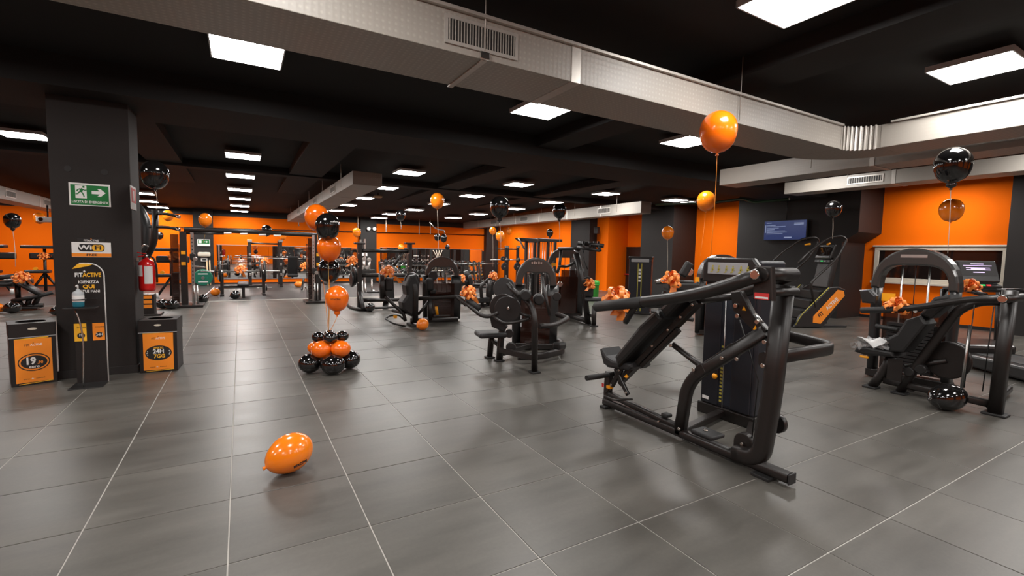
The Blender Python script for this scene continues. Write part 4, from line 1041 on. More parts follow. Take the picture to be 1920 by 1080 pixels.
cm = lambda x, z: Matrix.Translation((0, 0, 1.37)) @ tilt @ frame_mat((x, -.0262, z), (1, 0, 0), (0, 0, 1))
rect(MB(), cm(0, .035), .50, .22, .002).build('screen', BLACKP, con)
for z, w_, h_ in ((.11, .18, .012), (.085, .40, .006), (.05, .34, .008), (.02, .34, .008), (.035, .2, .012), (-.02, .16, .01)):
    rect(MB(), cm(0, z) @ Matrix.Translation((0, 0, .002)), w_, h_, .002).build('screen_text', SCRV, con)
MB().box((0, -.05, 1.17), (.56, .14, .05), (.4, 0, 0), .015).build('keypad', FRAME2, e)
MB().box((.0, -.115, 1.175), (.05, .02, .02)).build('start_key', LEDG, e)
MB().box((.08, -.115, 1.175), (.05, .02, .02)).build('stop_key', LEDR, e)
bow('orange ribbon bow on the treadmill rail', atD(1815, 541, 6.7), .14, ((.06, -.02, -.05), (-.05, -.02, -.04)))

# ---- stair climber
e = empty('stair_climber', 'black stair climber with orange side panel and curved handrails', 'stair climber', (10.98, 5.95, 0), math.radians(-26))
side = [(-.35, 0, .02), (.30, 0, .02), (.80, 0, .72), (.76, 0, .86), (.60, 0, .92), (.40, 0, .90), (-.05, 0, .42), (-.22, 0, .28)]
for s in (-1, 1):
    sp = MB().prism([(x, s*.42, z) for x, _, z in side], (0, 1, 0), .08, .015).build('side_shell', FRAME2, e)
    pn = [(.06, s*.42, .12), (.24, s*.42, .10), (.75, s*.42, .72), (.72, s*.42, .83), (.58, s*.42, .85), (.06, s*.42, .26)]
    MB().prism([V(p) + V((0, s*.042, 0)) for p in pn], (0, 1, 0), .008, .002).build('orange_panel', SIGNO, sp)
    if s < 0:
        d_ = V((.62, 0, .60)).normalized(); o_ = V((.40, -.468, .47)); u_ = V((-d_.z, 0, d_.x))
        text('lettering', 'FIT', .085, frame_mat(o_ - d_*.24, d_, u_), BLACKP, sp, .002, .03, .85)
        text('lettering', 'ACTIVE', .085, frame_mat(o_ + d_*.10, d_, u_), WHITE, sp, .002, .03, .85)
    MB().tube([(-.33, s*.455, .06), (-.2, s*.458, .30), (.38, s*.458, .90)], .008, .05, n=6).build('trim_line', PRINTY, sp)
    MB().tube([(.10, s*.44, .45), (-.05, s*.46, .95), (.0, s*.46, 1.05), (.55, s*.44, 1.55), (.75, s*.42, 1.95), (.62, s*.40, 2.03), (.30, s*.42, 1.98), (-.18, s*.46, 1.62), (-.36, s*.46, 1.40)], .024, .16, n=10, nf=5).build('hand_rail', FRAME, e)
    MB().tube([(-.05, s*.46, .98), (-.42, s*.46, .78), (-.45, s*.46, .3)], .018, .1, n=8).build('lower_rail', FRAME, e)
    MB().bx((-.5, s*.30-.05, 0), (.95, s*.30+.05, .05), .01).build('base_foot', GRIP, e)
for k in range(4):
    x = -.38+.2*k; z = .18+.21*k
    st_ = MB().bx((x, -.37, z-.19), (x+.30, .37, z), .012).build('step', FRAME2, e)
    MB().bx((x-.001, -.35, z), (x+.20, .35, z+.006)).build('tread_mat', GREYPAD, st_)
MB().box((.62, 0, 1.2), (.12, .5, .7), (0, .18, 0), .03).build('mast', FRAME, e)
cn = MB().box((.60, 0, 1.68), (.06, .46, .34), (0, .35, 0), .02).build('console', FRAME2, e)
MB().box((.555, 0, 1.70), (.012, .38, .20), (0, .35, 0)).build('screen', GLASS, cn)
MB().box((.575, 0, 1.46), (.10, .50, .08), (0, .2, 0), .02).build('keypad', FRAME2, cn)
for y in (-.1, .0, .1): MB().box((.52, y, 1.47), (.012, .06, .02)).build('key', LEDG if y == 0 else GREYP, cn)
for s in (-1, 1): MB().tube([(.45, s*.30, 1.86), (.35, s*.36, 1.84)], .022, n=8).build('pulse_grip', YELLOW, cn)

# ---- television on the dark wall
a, c_ = onX(1437, 416, 13.17), onX(1513, 449, 13.17)
tv = empty('television', 'flat television with blue screen on the black wall', 'television', (13.17, (a.y+c_.y)/2, c_.z)); b = B(tv)
y0, y1, z0, z1 = min(a.y, c_.y), max(a.y, c_.y), c_.z, a.z
b(MB().bx((13.10, y0-.02, z0-.02), (13.15, y1+.02, z1+.02), .006), 'bezel', BLACKP)
b(MB().bx((13.15, (y0+y1)/2-.2, z0+.1), (13.2, (y0+y1)/2+.2, z1-.1)), 'wall_mount', FRAME)
b(MB().bx((13.097, y0, z0), (13.10, y1, z1)), 'screen', SCREEN)
w_, h_ = y1-y0, z1-z0
for u, v_, lw, lh in ((.05, .08, .13, .03), (.06, .22, .22, .03), (.06, .28, .46, .025), (.06, .36, .30, .025), (.06, .44, .2, .03), (.06, .52, .46, .025), (.06, .59, .5, .025), (.06, .66, .4, .025), (.5, .85, .18, .07), (.72, .13, .22, .04), (.72, .19, .22, .04), (.025, .2, .015, .42)):
    b(MB().bx((13.094, y1-(u+lw)*w_, z1-(v_+lh)*h_), (13.097, y1-u*w_, z1-v_*h_)), 'screen_text', SCRW)
b(MB().tube([(13.17, (y0+y1)/2, z1), (13.17, (y0+y1)/2+.02, z1+.7)], .012, n=6), 'cable', CABLE)

# ------------------------------------------------------------------ machines in the middle of the hall
def T(b, pts, r, name='frame_tube', m=None, par=None, fil=.08, n=10, sq=None):
    """tube through (px, py, distance) points"""
    return b(MB().tube([atD(*p) if not isinstance(p, V) else p for p in pts], r, fil, n, sq=sq), name, m or FRAME, par)
def disc(b, c, nrm, r, t, name, m=None, par=None, n=22):
    c = V(c); k = V(nrm).normalized(); return b(MB().cyl(c-k*t/2, c+k*t/2, r, n, bev=min(.01, t*.3)), name, m or FRAME, par)
def padbox(b, c, s, rot, name='pad', m=None, par=None, bev=.03):
    return b(MB().box(c, s, rot, bev, 3), name, m or PAD, par)
FACE = math.atan2(-.5, .865)        # rotation that turns a box to face the camera
FN = V((-.5, -.866, 0))

# ---- arm curl machine at the centre
e = empty('arm_curl_machine', 'black arm curl machine with big cam discs and arched weight stack at centre', 'gym machine', (3.3, 5.5, 0)); b = B(e)
f0, f1, f2 = G(918, 671), G(936, 677), G(1002, 699)
b(MB().tube([f0+V((0, 0, .01)), f0+V((.02, -.02, .38))], .035, n=10, sq=(.03, .04)), 'seat_post', FRAME)
rear = b(MB().tube([f1+V((0, 0, .01)), f1+V((.02, 0, .30)), f1+V((.08, .02, .75))], .035, .1, n=10, sq=(.032, .045)), 'frame_post', FRAME)
front = b(MB().tube([f2+V((0, 0, .01)), atD(1003, 600, 5.83), atD(998, 576, 5.88), atD(986, 561, 5.95)], .04, .12, n=12), 'front_post', FRAME)
for q in (f0, f1, f2): b(MB().box(q+V((0, 0, .012)), (.12, .12, .022), None, .006), 'rubber_foot', GRIP)
b(MB().beam(f1+V((0, 0, .16)), f2+V((0, 0, .19)), .06, .075), 'lower_beam', FRAME)
b(MB().beam(f0+V((.01, 0, .28)), f1+V((.02, 0, .20)), .05, .05), 'seat_beam', FRAME)
padbox(b, atD(920, 626, 6.55), (.40, .34, .07), (0, .0, FACE*.4), 'seat', GREYPAD)
d1 = disc(b, atD(952, 580, 6.05), (-.62, -.78, 0), .175, .05, 'cam_disc', FRAME2)
disc(b, atD(944, 577, 6.12), (-.62, -.78, 0), .185, .03, 'cam_disc', FRAME)
disc(b, atD(946, 541, 6.30), (-.62, -.78, .1), .15, .07, 'upper_cam', FRAME2)
disc(b, atD(953, 578, 6.0), (-.62, -.78, 0), .02, .02, 'bolt', BOLT, d1)
T(b, [(953, 532, 6.2), (974, 556, 6.0)], .035, 'link_tube', fil=0)
for px, py, dd in ((985, 553, 5.85), (1010, 561, 6.0)):
    c = atD(px, py, dd); b(MB().cyl(c-FN*.09, c+FN*.09, .072, 16, bev=.02), 'roller_pad', PAD)
arm = T(b, [(858, 556, 6.2), (902, 592, 6.1), (918, 594, 6.08), (934, 586, 6.05)], .026, 'curl_arm', fil=.12)
T(b, [(877, 562, 6.2), (899, 580, 6.15)], .042, 'arm_grip', GRIP, arm, fil=0, n=12)
T(b, [(924, 592, 6.05), (943, 607, 5.98), (972, 604, 5.92), (994, 596, 5.9)], .02, 'curl_handle', fil=.14)
b(MB().prism([atD(918, 592, 6.35), atD(937, 585, 6.35), atD(952, 612, 6.35), atD(945, 622, 6.35), atD(922, 612, 6.35)], FN, .10, .02), 'elbow_pad_back', PAD)
T(b, [(976, 588, 6.0), (996, 594, 5.95)], .02, 'stay', fil=0)
T(b, [(1016, 519, 6.6), (1031, 592, 6.4)], .022, 'stay', fil=0)
disc(b, atD(1044, 556, 6.6), FN, .06, .02, 'cable_pulley', FRAME2)
acen = onY(1004, 560, 6.15); acen.z = 0
arch_tower(b, acen, .54, 1.44, (.865, -.5, 0), .24, .14)
for k, xx in enumerate((-.07, -.035, 0, .035, .07)):
    b(MB().box(acen+V((.865, -.5, 0))*xx+FN*.125+V((0, 0, 1.36)), (.022, .004, .04 if k % 2 else .03), (0, 0, FACE)), 'brand_mark', STEEL)
T(b, [(1012, 612, 6.0), (1040, 610, 6.1), (1067, 597, 6.5), (1045, 590, 6.9)], .035, 'upper_loop', fil=.12)
lb = G(1010, 668, .08); b(MB().tube([f2+V((.05, .5, .10)), G(1012, 668, .10), G(1056, 658, .10), G(1052, 640, .10), acen+V((.3, .2, .1))], .04, .14, 12, sq=(.035, .05)), 'base_loop', FRAME)
b(MB().beam(f1+V((.1, .1, .08)), acen+V((0, 0, .08)), .07, .07), 'base_rail', FRAME)
b(MB().box(acen+V((-.33, -.12, .5)), (.02, .16, .20), (0, 0, FACE)), 'floor_cover', GREYP)
b(MB().box(atD(1049, 648, 6.5), (.16, .14, .10), (0, 0, .3), .03), 'pulley_housing', FRAME2)
disc(b, atD(958, 651, 6.4), FN, .07, .05, 'pulley', FRAME2)
disc(b, atD(955, 625, 6.5), FN, .06, .05, 'pulley', FRAME2)
bow('orange ribbon bow on the left arm of the arm curl machine', atD(879, 552, 6.25), .12, ((.1, -.04, -.12), (-.03, -.03, -.06)))

# ---- inner thigh machine
e = empty('inner_thigh_machine', 'black inner thigh machine with rounded pads and arched weight stack', 'gym machine', (3.3, 9.3, 0)); b = B(e)
Q = lambda px, py, y=9.2: onY(px, py, y)
acen = Q(828, 600, 9.55); acen.z = 0
arch_tower(b, acen, .62, 1.40, (.95, -.31, 0), .26, .14)
b(MB().tube([Q(770, 601)*1.0, Q(858, 599)], .05, n=10, sq=(.04, .05)), 'base_rail', FRAME)
b(MB().tube([Q(784, 560), Q(857, 556), Q(862, 562)], .04, .04, n=10, sq=(.035, .04)), 'upper_rail', FRAME)
b(MB().tube([Q(784, 590), Q(803, 566)], .028, n=8), 'strut', FRAME)
b(MB().tube([Q(806, 600), Q(806, 560)], .05, n=8, sq=(.05, .05)), 'rear_post', FRAME)
b(MB().tube([Q(778, 604, 9.1), Q(779, 545, 9.1), Q(773, 520, 9.15)], .045, .1, n=12, sq=(.045, .06)), 'back_post', FRAME)
b(MB().box(Q(772, 609, 9.12)*1.0, (.10, .4, .05), None, .01), 'foot', GRIP)
disc(b, Q(773, 525, 9.25), (-.5, -.866, 0), .15, .12, 'hip_cam', FRAME2)
pd = b(MB().prism([Q(764, 516, 9.25), Q(775, 513, 9.25), Q(782, 530, 9.25), Q(780, 575, 9.25), Q(768, 592, 9.25), Q(752, 580, 9.25), Q(750, 566, 9.25), Q(759, 552, 9.25), Q(757, 535, 9.25)], (0, 1, 0), .34, .04), 'backrest', PAD)
b(MB().box(Q(757, 583, 9.4), (.36, .42, .08), (0, 0, .2), .03), 'seat', PAD)
for px, y_ in ((730, 9.3), (806, 9.3)):
    c = Q(px, 533, y_); b(MB().box(c, (.16, .10, .27), (0, 0, -.3), .05, 3), 'thigh_pad', PAD)
T_ = b(MB().tube([Q(722, 556, 9.3), Q(742, 575, 9.25), Q(757, 588, 9.2), Q(760, 602, 9.2)], .035, .1, n=10), 'leg_arm', FRAME)
b(MB().tube([Q(716, 515, 9.35), Q(718, 560, 9.35)], .035, n=8, sq=(.05, .06)), 'leg_post', FRAME)
b(MB().prism([Q(712, 512, 9.5), Q(724, 512, 9.5), Q(724, 558, 9.5), Q(713, 560, 9.5)], (0, 1, 0), .08, .01), 'leg_plate', FRAME)
b(MB().tube([Q(723, 598, 9.3), Q(730, 592, 9.5), Q(748, 591, 9.5), Q(758, 600, 9.2)], .018, .05, n=8), 'foot_ring', FRAME)
b(MB().tube([Q(723, 598, 9.3), Q(738, 607, 9.1), Q(760, 612, 9.1)], .018, .05, n=8), 'foot_ring', FRAME)
b(MB().box(Q(741, 594, 9.35), (.06, .06, .05)), 'foot_latch', YELLOW)
b(MB().tube([Q(820, 590, 9.3), Q(818, 575, 9.3)], .03, n=8), 'selector_knob', YELLOW)
b(MB().tube([Q(857, 556), Q(873, 573, 8.9)], .024, n=8), 'side_handle', FRAME)
b(MB().box(Q(812, 546, 9.5), (.12, .1, .1), None, .03), 'cable_cover', FRAME2)
disc(b, Q(812, 517, 9.4), FN, .10, .06, 'pulley', FRAME2)
bow('orange ribbon bow on the thigh pad of the inner thigh machine', Q(727, 512, 9.2), .15, ((.25, -.04, -.20), (.22, -.04, .02)))

# ---- leg press rack behind it
e = empty('leg_press_rack', 'black squat press rack with two uprights and crossbars behind the inner thigh machine', 'gym machine', (3.2, 12.2, 0)); b = B(e)
Q = lambda px, py, y=12.2: onY(px, py, y)
for px in (674, 768):
    base = Q(px, 570); base.z = .02; tp = Q(px, 458)
    u_ = b(MB().beam(base, tp, .14, .10), 'upright', FRAME)
    b(MB().box(tp+V((0, 0, .02)), (.26, .16, .05), None, .008), 'top_plate', FRAME, u_)
    for py in (475, 500, 530): b(MB().cyl(Q(px-3, py)+V((0, -.06, 0)), Q(px-3, py)+V((0, -.075, 0)), .018, 8), 'bolt', BOLT, u_)
b(MB().tube([Q(674, 470), Q(768, 471)], .05, n=10), 'crossbar', FRAME)
b(MB().tube([Q(674, 516), Q(768, 516)], .055, n=10), 'crossbar', FRAME)
b(MB().tube([Q(674, 563), Q(755, 562)], .05, n=10), 'crossbar', FRAME)
b(MB().tube([Q(755, 474), Q(738, 499)], .035, n=8), 'press_lever', FRAME)
b(MB().tube([Q(738, 499), Q(751, 513, 12.4)], .03, n=8), 'press_lever', STEEL)
b(MB().tube([Q(674, 545), Q(681, 580, 11.7)], .05, n=8, sq=(.05, .04)), 'front_strut', FRAME)
b(MB().tube([V((2.72, 11.75, .04)), V((2.5, 11.9, .04)), V((2.42, 12.4, .04)), V((2.5, 13.2, .04))], .04, .3, n=8), 'base_loop', FRAME)
b(MB().tube([V((2.6, 11.9, .05)), V((3.95, 11.95, .05))], .03, n=8), 'base_bar', FRAME)
disc(b, Q(664, 518, 12.5), (1, 0, 0), .24, .06, 'weight_plate', FRAME2)
disc(b, Q(660, 524, 12.5), (1, 0, 0), .20, .06, 'weight_plate', FRAME2)
b(MB().prism([Q(716, 522, 12.3), Q(737, 520, 12.3), Q(739, 560, 12.3), Q(714, 562, 12.3)], (0, 1, 0), .12, .02), 'shoulder_back', PAD)
b(MB().beam(Q(724, 565, 12.3), Q(722, 578, 12.2), .14, .06), 'foot_plate', FRAME)
bow('orange and red ribbon bow left of the squat press rack', Q(661, 491, 12.1), .15, ((-.15, -.03, -.12),))

# ---- lat pulldown tower right of centre
e = empty('lat_pulldown_machine', 'black lat pulldown machine with slanted legs and overhead arms beside the green bin', 'gym machine', (6.6, 8.2, 0)); b = B(e)
LD = 10.1
ft = G(1103, 609); ft2 = G(1113, 612)
b(MB().tube([ft, atD(1094, 540, 10.0), atD(1080, 475, 10.0)], .05, .2, n=10, sq=(.05, .06)), 'slanted_leg', FRAME)
b(MB().tube([ft2, ft2+V((0, 0, .44))], .035, n=8, sq=(.035, .05)), 'seat_post', FRAME)
b(MB().beam(ft+V((0, 0, .22)), ft2+V((0, 0, .22)), .05, .06), 'post_link', FRAME)
for q in (ft, ft2): b(MB().box(q+V((0, 0, .012)), (.14, .14, .022), None, .006), 'rubber_foot', GRIP)
padbox(b, atD(1112, 561, 9.95), (.36, .34, .07), (0, 0, FACE), 'seat', GREYPAD)
padbox(b, atD(1102, 541, 10.0), (.24, .10, .36), (0, 0, FACE), 'chest_pad', PAD)
disc(b, atD(1102, 528, 10.05), FN, .11, .06, 'thigh_roller', PAD)
T(b, [(1047, 466, 10.3), (1082, 466, 10.0), (1087, 470, 10.0)], .035, 'top_beam', fil=.05)
T(b, [(1052, 468, 10.3), (1049, 500, 10.3), (1044, 512, 10.3)], .035, 'rear_strut', fil=.1)
T(b, [(1047, 499, 10.3), (1065, 500, 10.2), (1079, 491, 10.0)], .03, 'mid_beam', fil=.1)
T(b, [(1084, 456, 10.0), (1132, 461, 9.8)], .045, 'pull_arm', fil=0)
T(b, [(1082, 464, 9.9), (1124, 470, 9.7)], .03, 'pull_arm', fil=0)
for px in (1094, 1106, 1114, 1122): T(b, [(px, 453, 9.9), (px, 466, 9.85)], .025, 'arm_clamp', fil=0)
T(b, [(1093, 468, 9.9), (1096, 490, 9.9), (1102, 505, 9.9)], .012, 'hand_strap', CABLE, fil=.1)
T(b, [(1123, 462, 9.75), (1126, 471, 9.7)], .025, 'hand_grip', GRIP, fil=0)
ac = V((6.35, 8.9, 0)); ac = G(1060, 596)
arch_tower(b, ac+V((.05, .15, 0)), .74, 1.66, (.865, -.5, 0), .26, .14)
bd = b(MB().box(atD(1066, 547, 10.35), (.34, .03, .95), (0, 0, FACE)), 'stack_cover', SMOKE)
b(MB().tube([ac+V((.0, -.05, .08)), G(1103, 602, .08)], .05, n=8, sq=(.05, .05)), 'base_rail', FRAME)
b(MB().box(atD(1038, 496, 10.6), (.09, .04, .07), (0, 0, FACE)), 'warning_board', YELLOW)
disc(b, atD(1050, 533, 10.2), FN, .06, .05, 'pulley', CHROME)
bow('orange ribbon bow on the chest pad of the lat pulldown machine', atD(1106, 534, 9.85), .13, ((-.12, -.03, -.12), (-.14, -.03, .12)))

# ---- tall multi station behind the arm curl machine
e = empty('multi_station_tower', 'tall black multi station frame with top plates and cables near the far right', 'gym machine', (7.9, 12.0, 0)); b = B(e)
Q = lambda px, py, y=12.0: onY(px, py, y)
for px, y_ in ((987, 12.0), (1003, 12.2), (1010, 12.6), (1028, 12.0), (1041, 12.6)):
    t_ = Q(px, 449, y_); b(MB().beam((t_.x, t_.y, .02), t_, .09, .07), 'upright', FRAME)
b(MB().prism([Q(972, 446), Q(1000, 448), Q(1000, 455), Q(978, 452)], (0, 1, 0), .5, .01), 'top_plate', FRAME)
b(MB().prism([Q(1002, 447, 12.2), Q(1046, 449, 12.2), Q(1046, 454, 12.2), Q(1002, 453, 12.2)], (0, 1, 0), .5, .01), 'top_plate', FRAME)
b(MB().tube([Q(972, 446), Q(983, 467)], .025, n=8), 'diagonal_brace', STEEL)
for px in (993, 998, 1018, 1022, 1034): b(MB().tube([Q(px, 452, 12.3), V((Q(px, 452, 12.3).x, 12.3, .4))], .012, n=6), 'cable', STEEL)
for px, y_ in ((994, 12.3), (1020, 12.3)):
    q = Q(px, 540, y_); b(stack(MB(), (q.x-.12, q.y-.1, .08), (q.x+.12, q.y+.1, .9), 12), 'weight_stack', STACKM)
b(MB().beam((7.2, 12.0, .05), (8.9, 12.3, .05), .12, .08), 'base_rail', FRAME)
b(MB().beam((8.0, 11.6, .05), (8.1, 13.1, .05), .12, .08), 'base_rail', FRAME)

# ---- smaller machine left of it with a ribbon
e = empty('glute_machine', 'small black machine with angled arm and ribbon between the arched towers', 'gym machine', (6.7, 11.6, 0)); b = B(e)
Q = lambda px, py, y=11.6: onY(px, py, y)
b(MB().tube([V((Q(917, 560).x, 11.6, .02)), Q(917, 525)], .07, n=8, sq=(.07, .08)), 'post', FRAME)
padbox(b, Q(921, 540), (.18, .14, .38), (0, 0, FACE), 'pad', PAD)
b(MB().tube([Q(886, 534), Q(902, 535), Q(921, 519), Q(926, 508)], .045, .1, n=8), 'swing_arm', FRAME)
b(MB().tube([V((Q(902, 560).x, 11.5, .02)), Q(901, 538, 11.5), Q(908, 530, 11.5)], .05, .1, n=8), 'front_leg', FRAME)
b(MB().beam((Q(893, 560).x, 11.5, .05), (Q(930, 560).x, 11.7, .05), .12, .07), 'base_rail', FRAME)
b(MB().box(Q(904, 562), (.35, .3, .16), None, .04), 'plate_holder', FRAME2)
bow('orange ribbon bow on top of the small machine right of the inner thigh machine', Q(925, 519, 11.3), .14, ((.12, -.03, -.18),))
e = empty('hip_machine', 'black machine with upright curved pads under two ribbons right of the arched stack', 'gym machine', (6.0, 12.6, 0)); b = B(e)
Q = lambda px, py, y=12.6: onY(px, py, y)
b(MB().tube([V((Q(876, 555).x, 12.6, .02)), Q(877, 525), Q(873, 508)], .07, .2, n=8), 'post', FRAME)
b(MB().tube([V((Q(885, 555).x, 12.4, .02)), Q(884, 528, 12.4), Q(880, 516, 12.4)], .06, .2, n=8), 'post', GREYPAD)
b(MB().beam((Q(862, 560).x, 12.6, .05), (Q(890, 560).x, 12.6, .05), .3, .07), 'base_rail', FRAME)
padbox(b, Q(868, 530), (.30, .16, .12), (0, 0, FACE), 'pad', PAD)
b(MB().tube([Q(863, 548), Q(864, 530)], .03, n=6), 'leg', FRAME)
bow('small orange ribbon bow left of the angled arm machine', Q(865, 523, 12.3), .14, ((.05, -.03, -.1),))

# ---- weight tower and machine beyond the incline press
e = empty('weight_tower_cabinet', 'tall dark weight stack cabinet with yellow stripes in front of the black pillar', 'gym machine', (8.95, 8.7, 0)); b = B(e)
cx_, cy_ = 8.95, 8.72; ax = V((.62, -.78, 0)); R_ = Matrix((ax, ax.cross(V((0, 0, 1)))*-1, V((0, 0, 1)))).transposed()
fcen = (G(1180, 588)+G(1213, 591))/2; nrm = V((-ax.y*-1, ax.x, 0)); nrm = V((.78, .62, 0))
cc = fcen + nrm*.24
bd = b(MB().box(cc+V((0, 0, .73)), (.56, .46, 1.40), (0, 0, math.atan2(ax.y, ax.x)), .03), 'body', SHROUD)
b(MB().box(cc+V((0, 0, 1.455)), (.60, .50, .06), (0, 0, math.atan2(ax.y, ax.x)), .02), 'top_cover', FRAME2)
b(MB().box(cc-nrm*.25+V((0, 0, 1.385)), (.44, .03, .09), (0, 0, math.atan2(ax.y, ax.x)), .012), 'display_plate', GREYP)
for s in (-1, 1): b(MB().box(cc-nrm*.233+ax*(s*.045)+V((0, 0, .70)), (.02, .006, 1.22), (0, 0, math.atan2(ax.y, ax.x))), 'yellow_stripe', PRINTY)
for k in range(4): b(MB().box(cc-nrm*.234+V((0, 0, 1.14-.09*k)), (.055, .006, .055), (0, 0, math.atan2(ax.y, ax.x))), 'stripe_mark', WHITE)
sx_ = cc + ax*.283
for k in range(7): b(MB().box(sx_+V((0, 0, 1.28-.062*k)), (.004, .045, .034), (0, 0, math.atan2(ax.y, ax.x))), 'side_lettering', GREYP)
b(MB().box(cc+V((0, 0, .03)), (.62, .54, .05), (0, 0, math.atan2(ax.y, ax.x)), .01), 'base', FRAME)
e = empty('leg_extension_machine', 'black leg machine with arched stack and ribbon, half hidden behind the incline press', 'gym machine', (6.2, 4.9, 0)); b = B(e)
ac = G(1345, 628); 
arch_tower(b, ac, .74, 1.56, (.865, -.5, 0), .24, .14)
T(b, [(1229, 529, 6.9), (1262, 528, 6.9), (1300, 530, 6.9)], .032, 'hand_bar', fil=0)
T(b, [(1229, 528, 6.9), (1243, 527, 6.9)], .036, 'hand_grip', STEEL, fil=0)
padbox(b, atD(1276, 537, 7.0), (.45, .30, .12), (0, 0, FACE), 'pad', PAD)
T(b, [(1246, 548, 6.7), (1239, 575, 6.6), (1236, 606, 6.6)], .035, 'curved_leg', fil=.2)
T(b, [(1262, 545, 6.9), (1258, 590, 7.0)], .03, 'leg', fil=0)
T(b, [(1222, 583, 7.3), (1300, 600, 6.9)], .03, 'base_bar', fil=0)
T(b, [(1256, 567, 7.0), (1290, 545, 7.0)], .03, 'link', fil=0)
disc(b, atD(1292, 510, 7.1), FN, .06, .06, 'pulley', BOLT)
b(MB().box(atD(1307, 524, 6.9), (.06, .02, .07), (0, 0, FACE)), 'warning_board', YELLOW)
padbox(b, atD(1286, 505, 7.1), (.12, .10, .24), (0, .5, FACE), 'backrest', PAD)
bow('orange ribbon bow on the bar of the half hidden leg machine', atD(1258, 527, 6.75), .15, ((-.02, -.04, -.2), (.02, -.04, -.16)))
# wheelie bin
gb = G(1113, 556); gb = V((10.6, 12.6, 0)) if False else onY(1112, 547, 12.0); gb.z = 0
e = empty('green_bin', 'bright green bin beside the lat pulldown machine', 'bin', gb); b = B(e)
b(MB().lathe([(0, 0), (.15, 0), (.17, .02), (.19, .55), (.2, .56), (.2, .62), (.17, .66), (0, .67)], 16, Matrix.Translation(gb)), 'body', GREENB)
b(MB().lathe([(.202, .52), (.21, .54), (.202, .56)], 16, Matrix.Translation(gb)), 'rim', GREENB)

# ---- door and pillar signs, speaker, small wall things
for px, py, w_, h_, m_, nm, lab in ((1170, 441, .28, .10, WHITE, 'small_sign', 'white rectangular sign above the emergency door'), (1170, 453, .22, .26, PAPER, 'notice_sheet', 'white notice with a green figure above the emergency door')):
    p = onX(px, py, XW-.01); e = empty(nm, lab, 'sign', p)
    MB().bx((-.012, -w_/2, -h_/2), (0, w_/2, h_/2)).build('panel', m_, e)
    MB().bx((-.014, -w_*.25, -h_*.3), (-.012, w_*.25, h_*.3)).build('print', GREEN if h_ > .2 else GREYP, e)
p = onX(1119, 432, 12.85); e = empty('wall_speaker', 'small black speaker on the pillar left of the emergency door', 'speaker', p)
MB().box((0, 0, 0), (.2, .18, .28), (0, 0, .3), .02).build('cabinet', FRAME2, e); MB().box((.1, 0, 0), (.1, .05, .05)).build('bracket', FRAME, e)
p = onY(382, 455, 22.22); e = empty('exit_sign', 'small green exit sign on the far pilaster beside the cable crossover', 'sign', p)
MB().bx((-.21, -.012, -.13), (.21, 0, .13)).build('panel', WHITE, e); MB().bx((-.19, -.016, -.04), (.19, -.012, .11)).build('green_field', GREEN, e)
MB().bx((-.17, -.019, -.02), (-.07, -.016, .09)).build('doorway', WHITE, e)
MB().prism([(x, -.0175, z) for x, z in ((.0, .045), (.08, .045), (.08, .075), (.15, .035), (.08, -.005), (.08, .025), (0, .025))], (0, 1, 0), .003).build('arrow', WHITE, e)
p = onY(383, 477, 22.22); e = empty('paper_dispenser', 'pale paper roll dispenser on the far pilaster', 'dispenser', p)
MB().box((0, -.1, 0), (.42, .2, .18), None, .05).build('case', WFRAME, e)
p = onY(383, 487, 22.22); e = empty('wall_socket', 'white socket box under the paper dispenser', 'socket', p)
MB().box((0, -.03, 0), (.22, .06, .14), None, .01).build('case', WHITE, e); MB().box((0, -.065, 0), (.12, .01, .05)).build('slot', BLACKP, e)
p = onY(696, 429, 22.2); e = empty('emergency_lamp', 'twin round emergency lamps on the far pilaster', 'lamp', p)
for s in (-1, 1): MB().cyl((s*.13, 0, 0), (s*.13, -.1, 0), .085, 14, bev=.02).build('lamp_head', WHITE, e)
MB().box((0, -.02, .02), (.42, .04, .08), None, .01).build('housing', FRAME2, e)
p = onY(682, 477, 22.2); e = empty('notice_sheet', 'white notice on the far pilaster behind the squat rack', 'sign', p)
MB().bx((-.16, -.01, -.07), (.16, 0, .07)).build('panel', WHITE, e)

# ---- projector arms hanging from the ceiling left of the column
p = atD(90, 412, 13.0); e = empty('projector', 'white projector on a ceiling arm left of the column', 'projector', p)
MB().box((0, 0, 0), (.42, .34, .14), None, .03).build('body', WHITE, e); MB().cyl((-.1, -.17, 0), (-.1, -.2, 0), .05, 12).build('lens', GLASS, e)
MB().tube([(0, 0, .07), (0, 0, .4)], .02, n=8).build('mount', FRAME, e)
p = onY(832, 436, 16.0); e = empty('camera_arm', 'thin white bent ceiling arm above the two small black balloons', 'bracket', p)
b = B(e); b(MB().tube([onY(806, 417, 16), onY(816, 429, 16), onY(833, 432, 16), onY(834, 438, 16)], .02, .2, n=6), 'arm', STEEL)

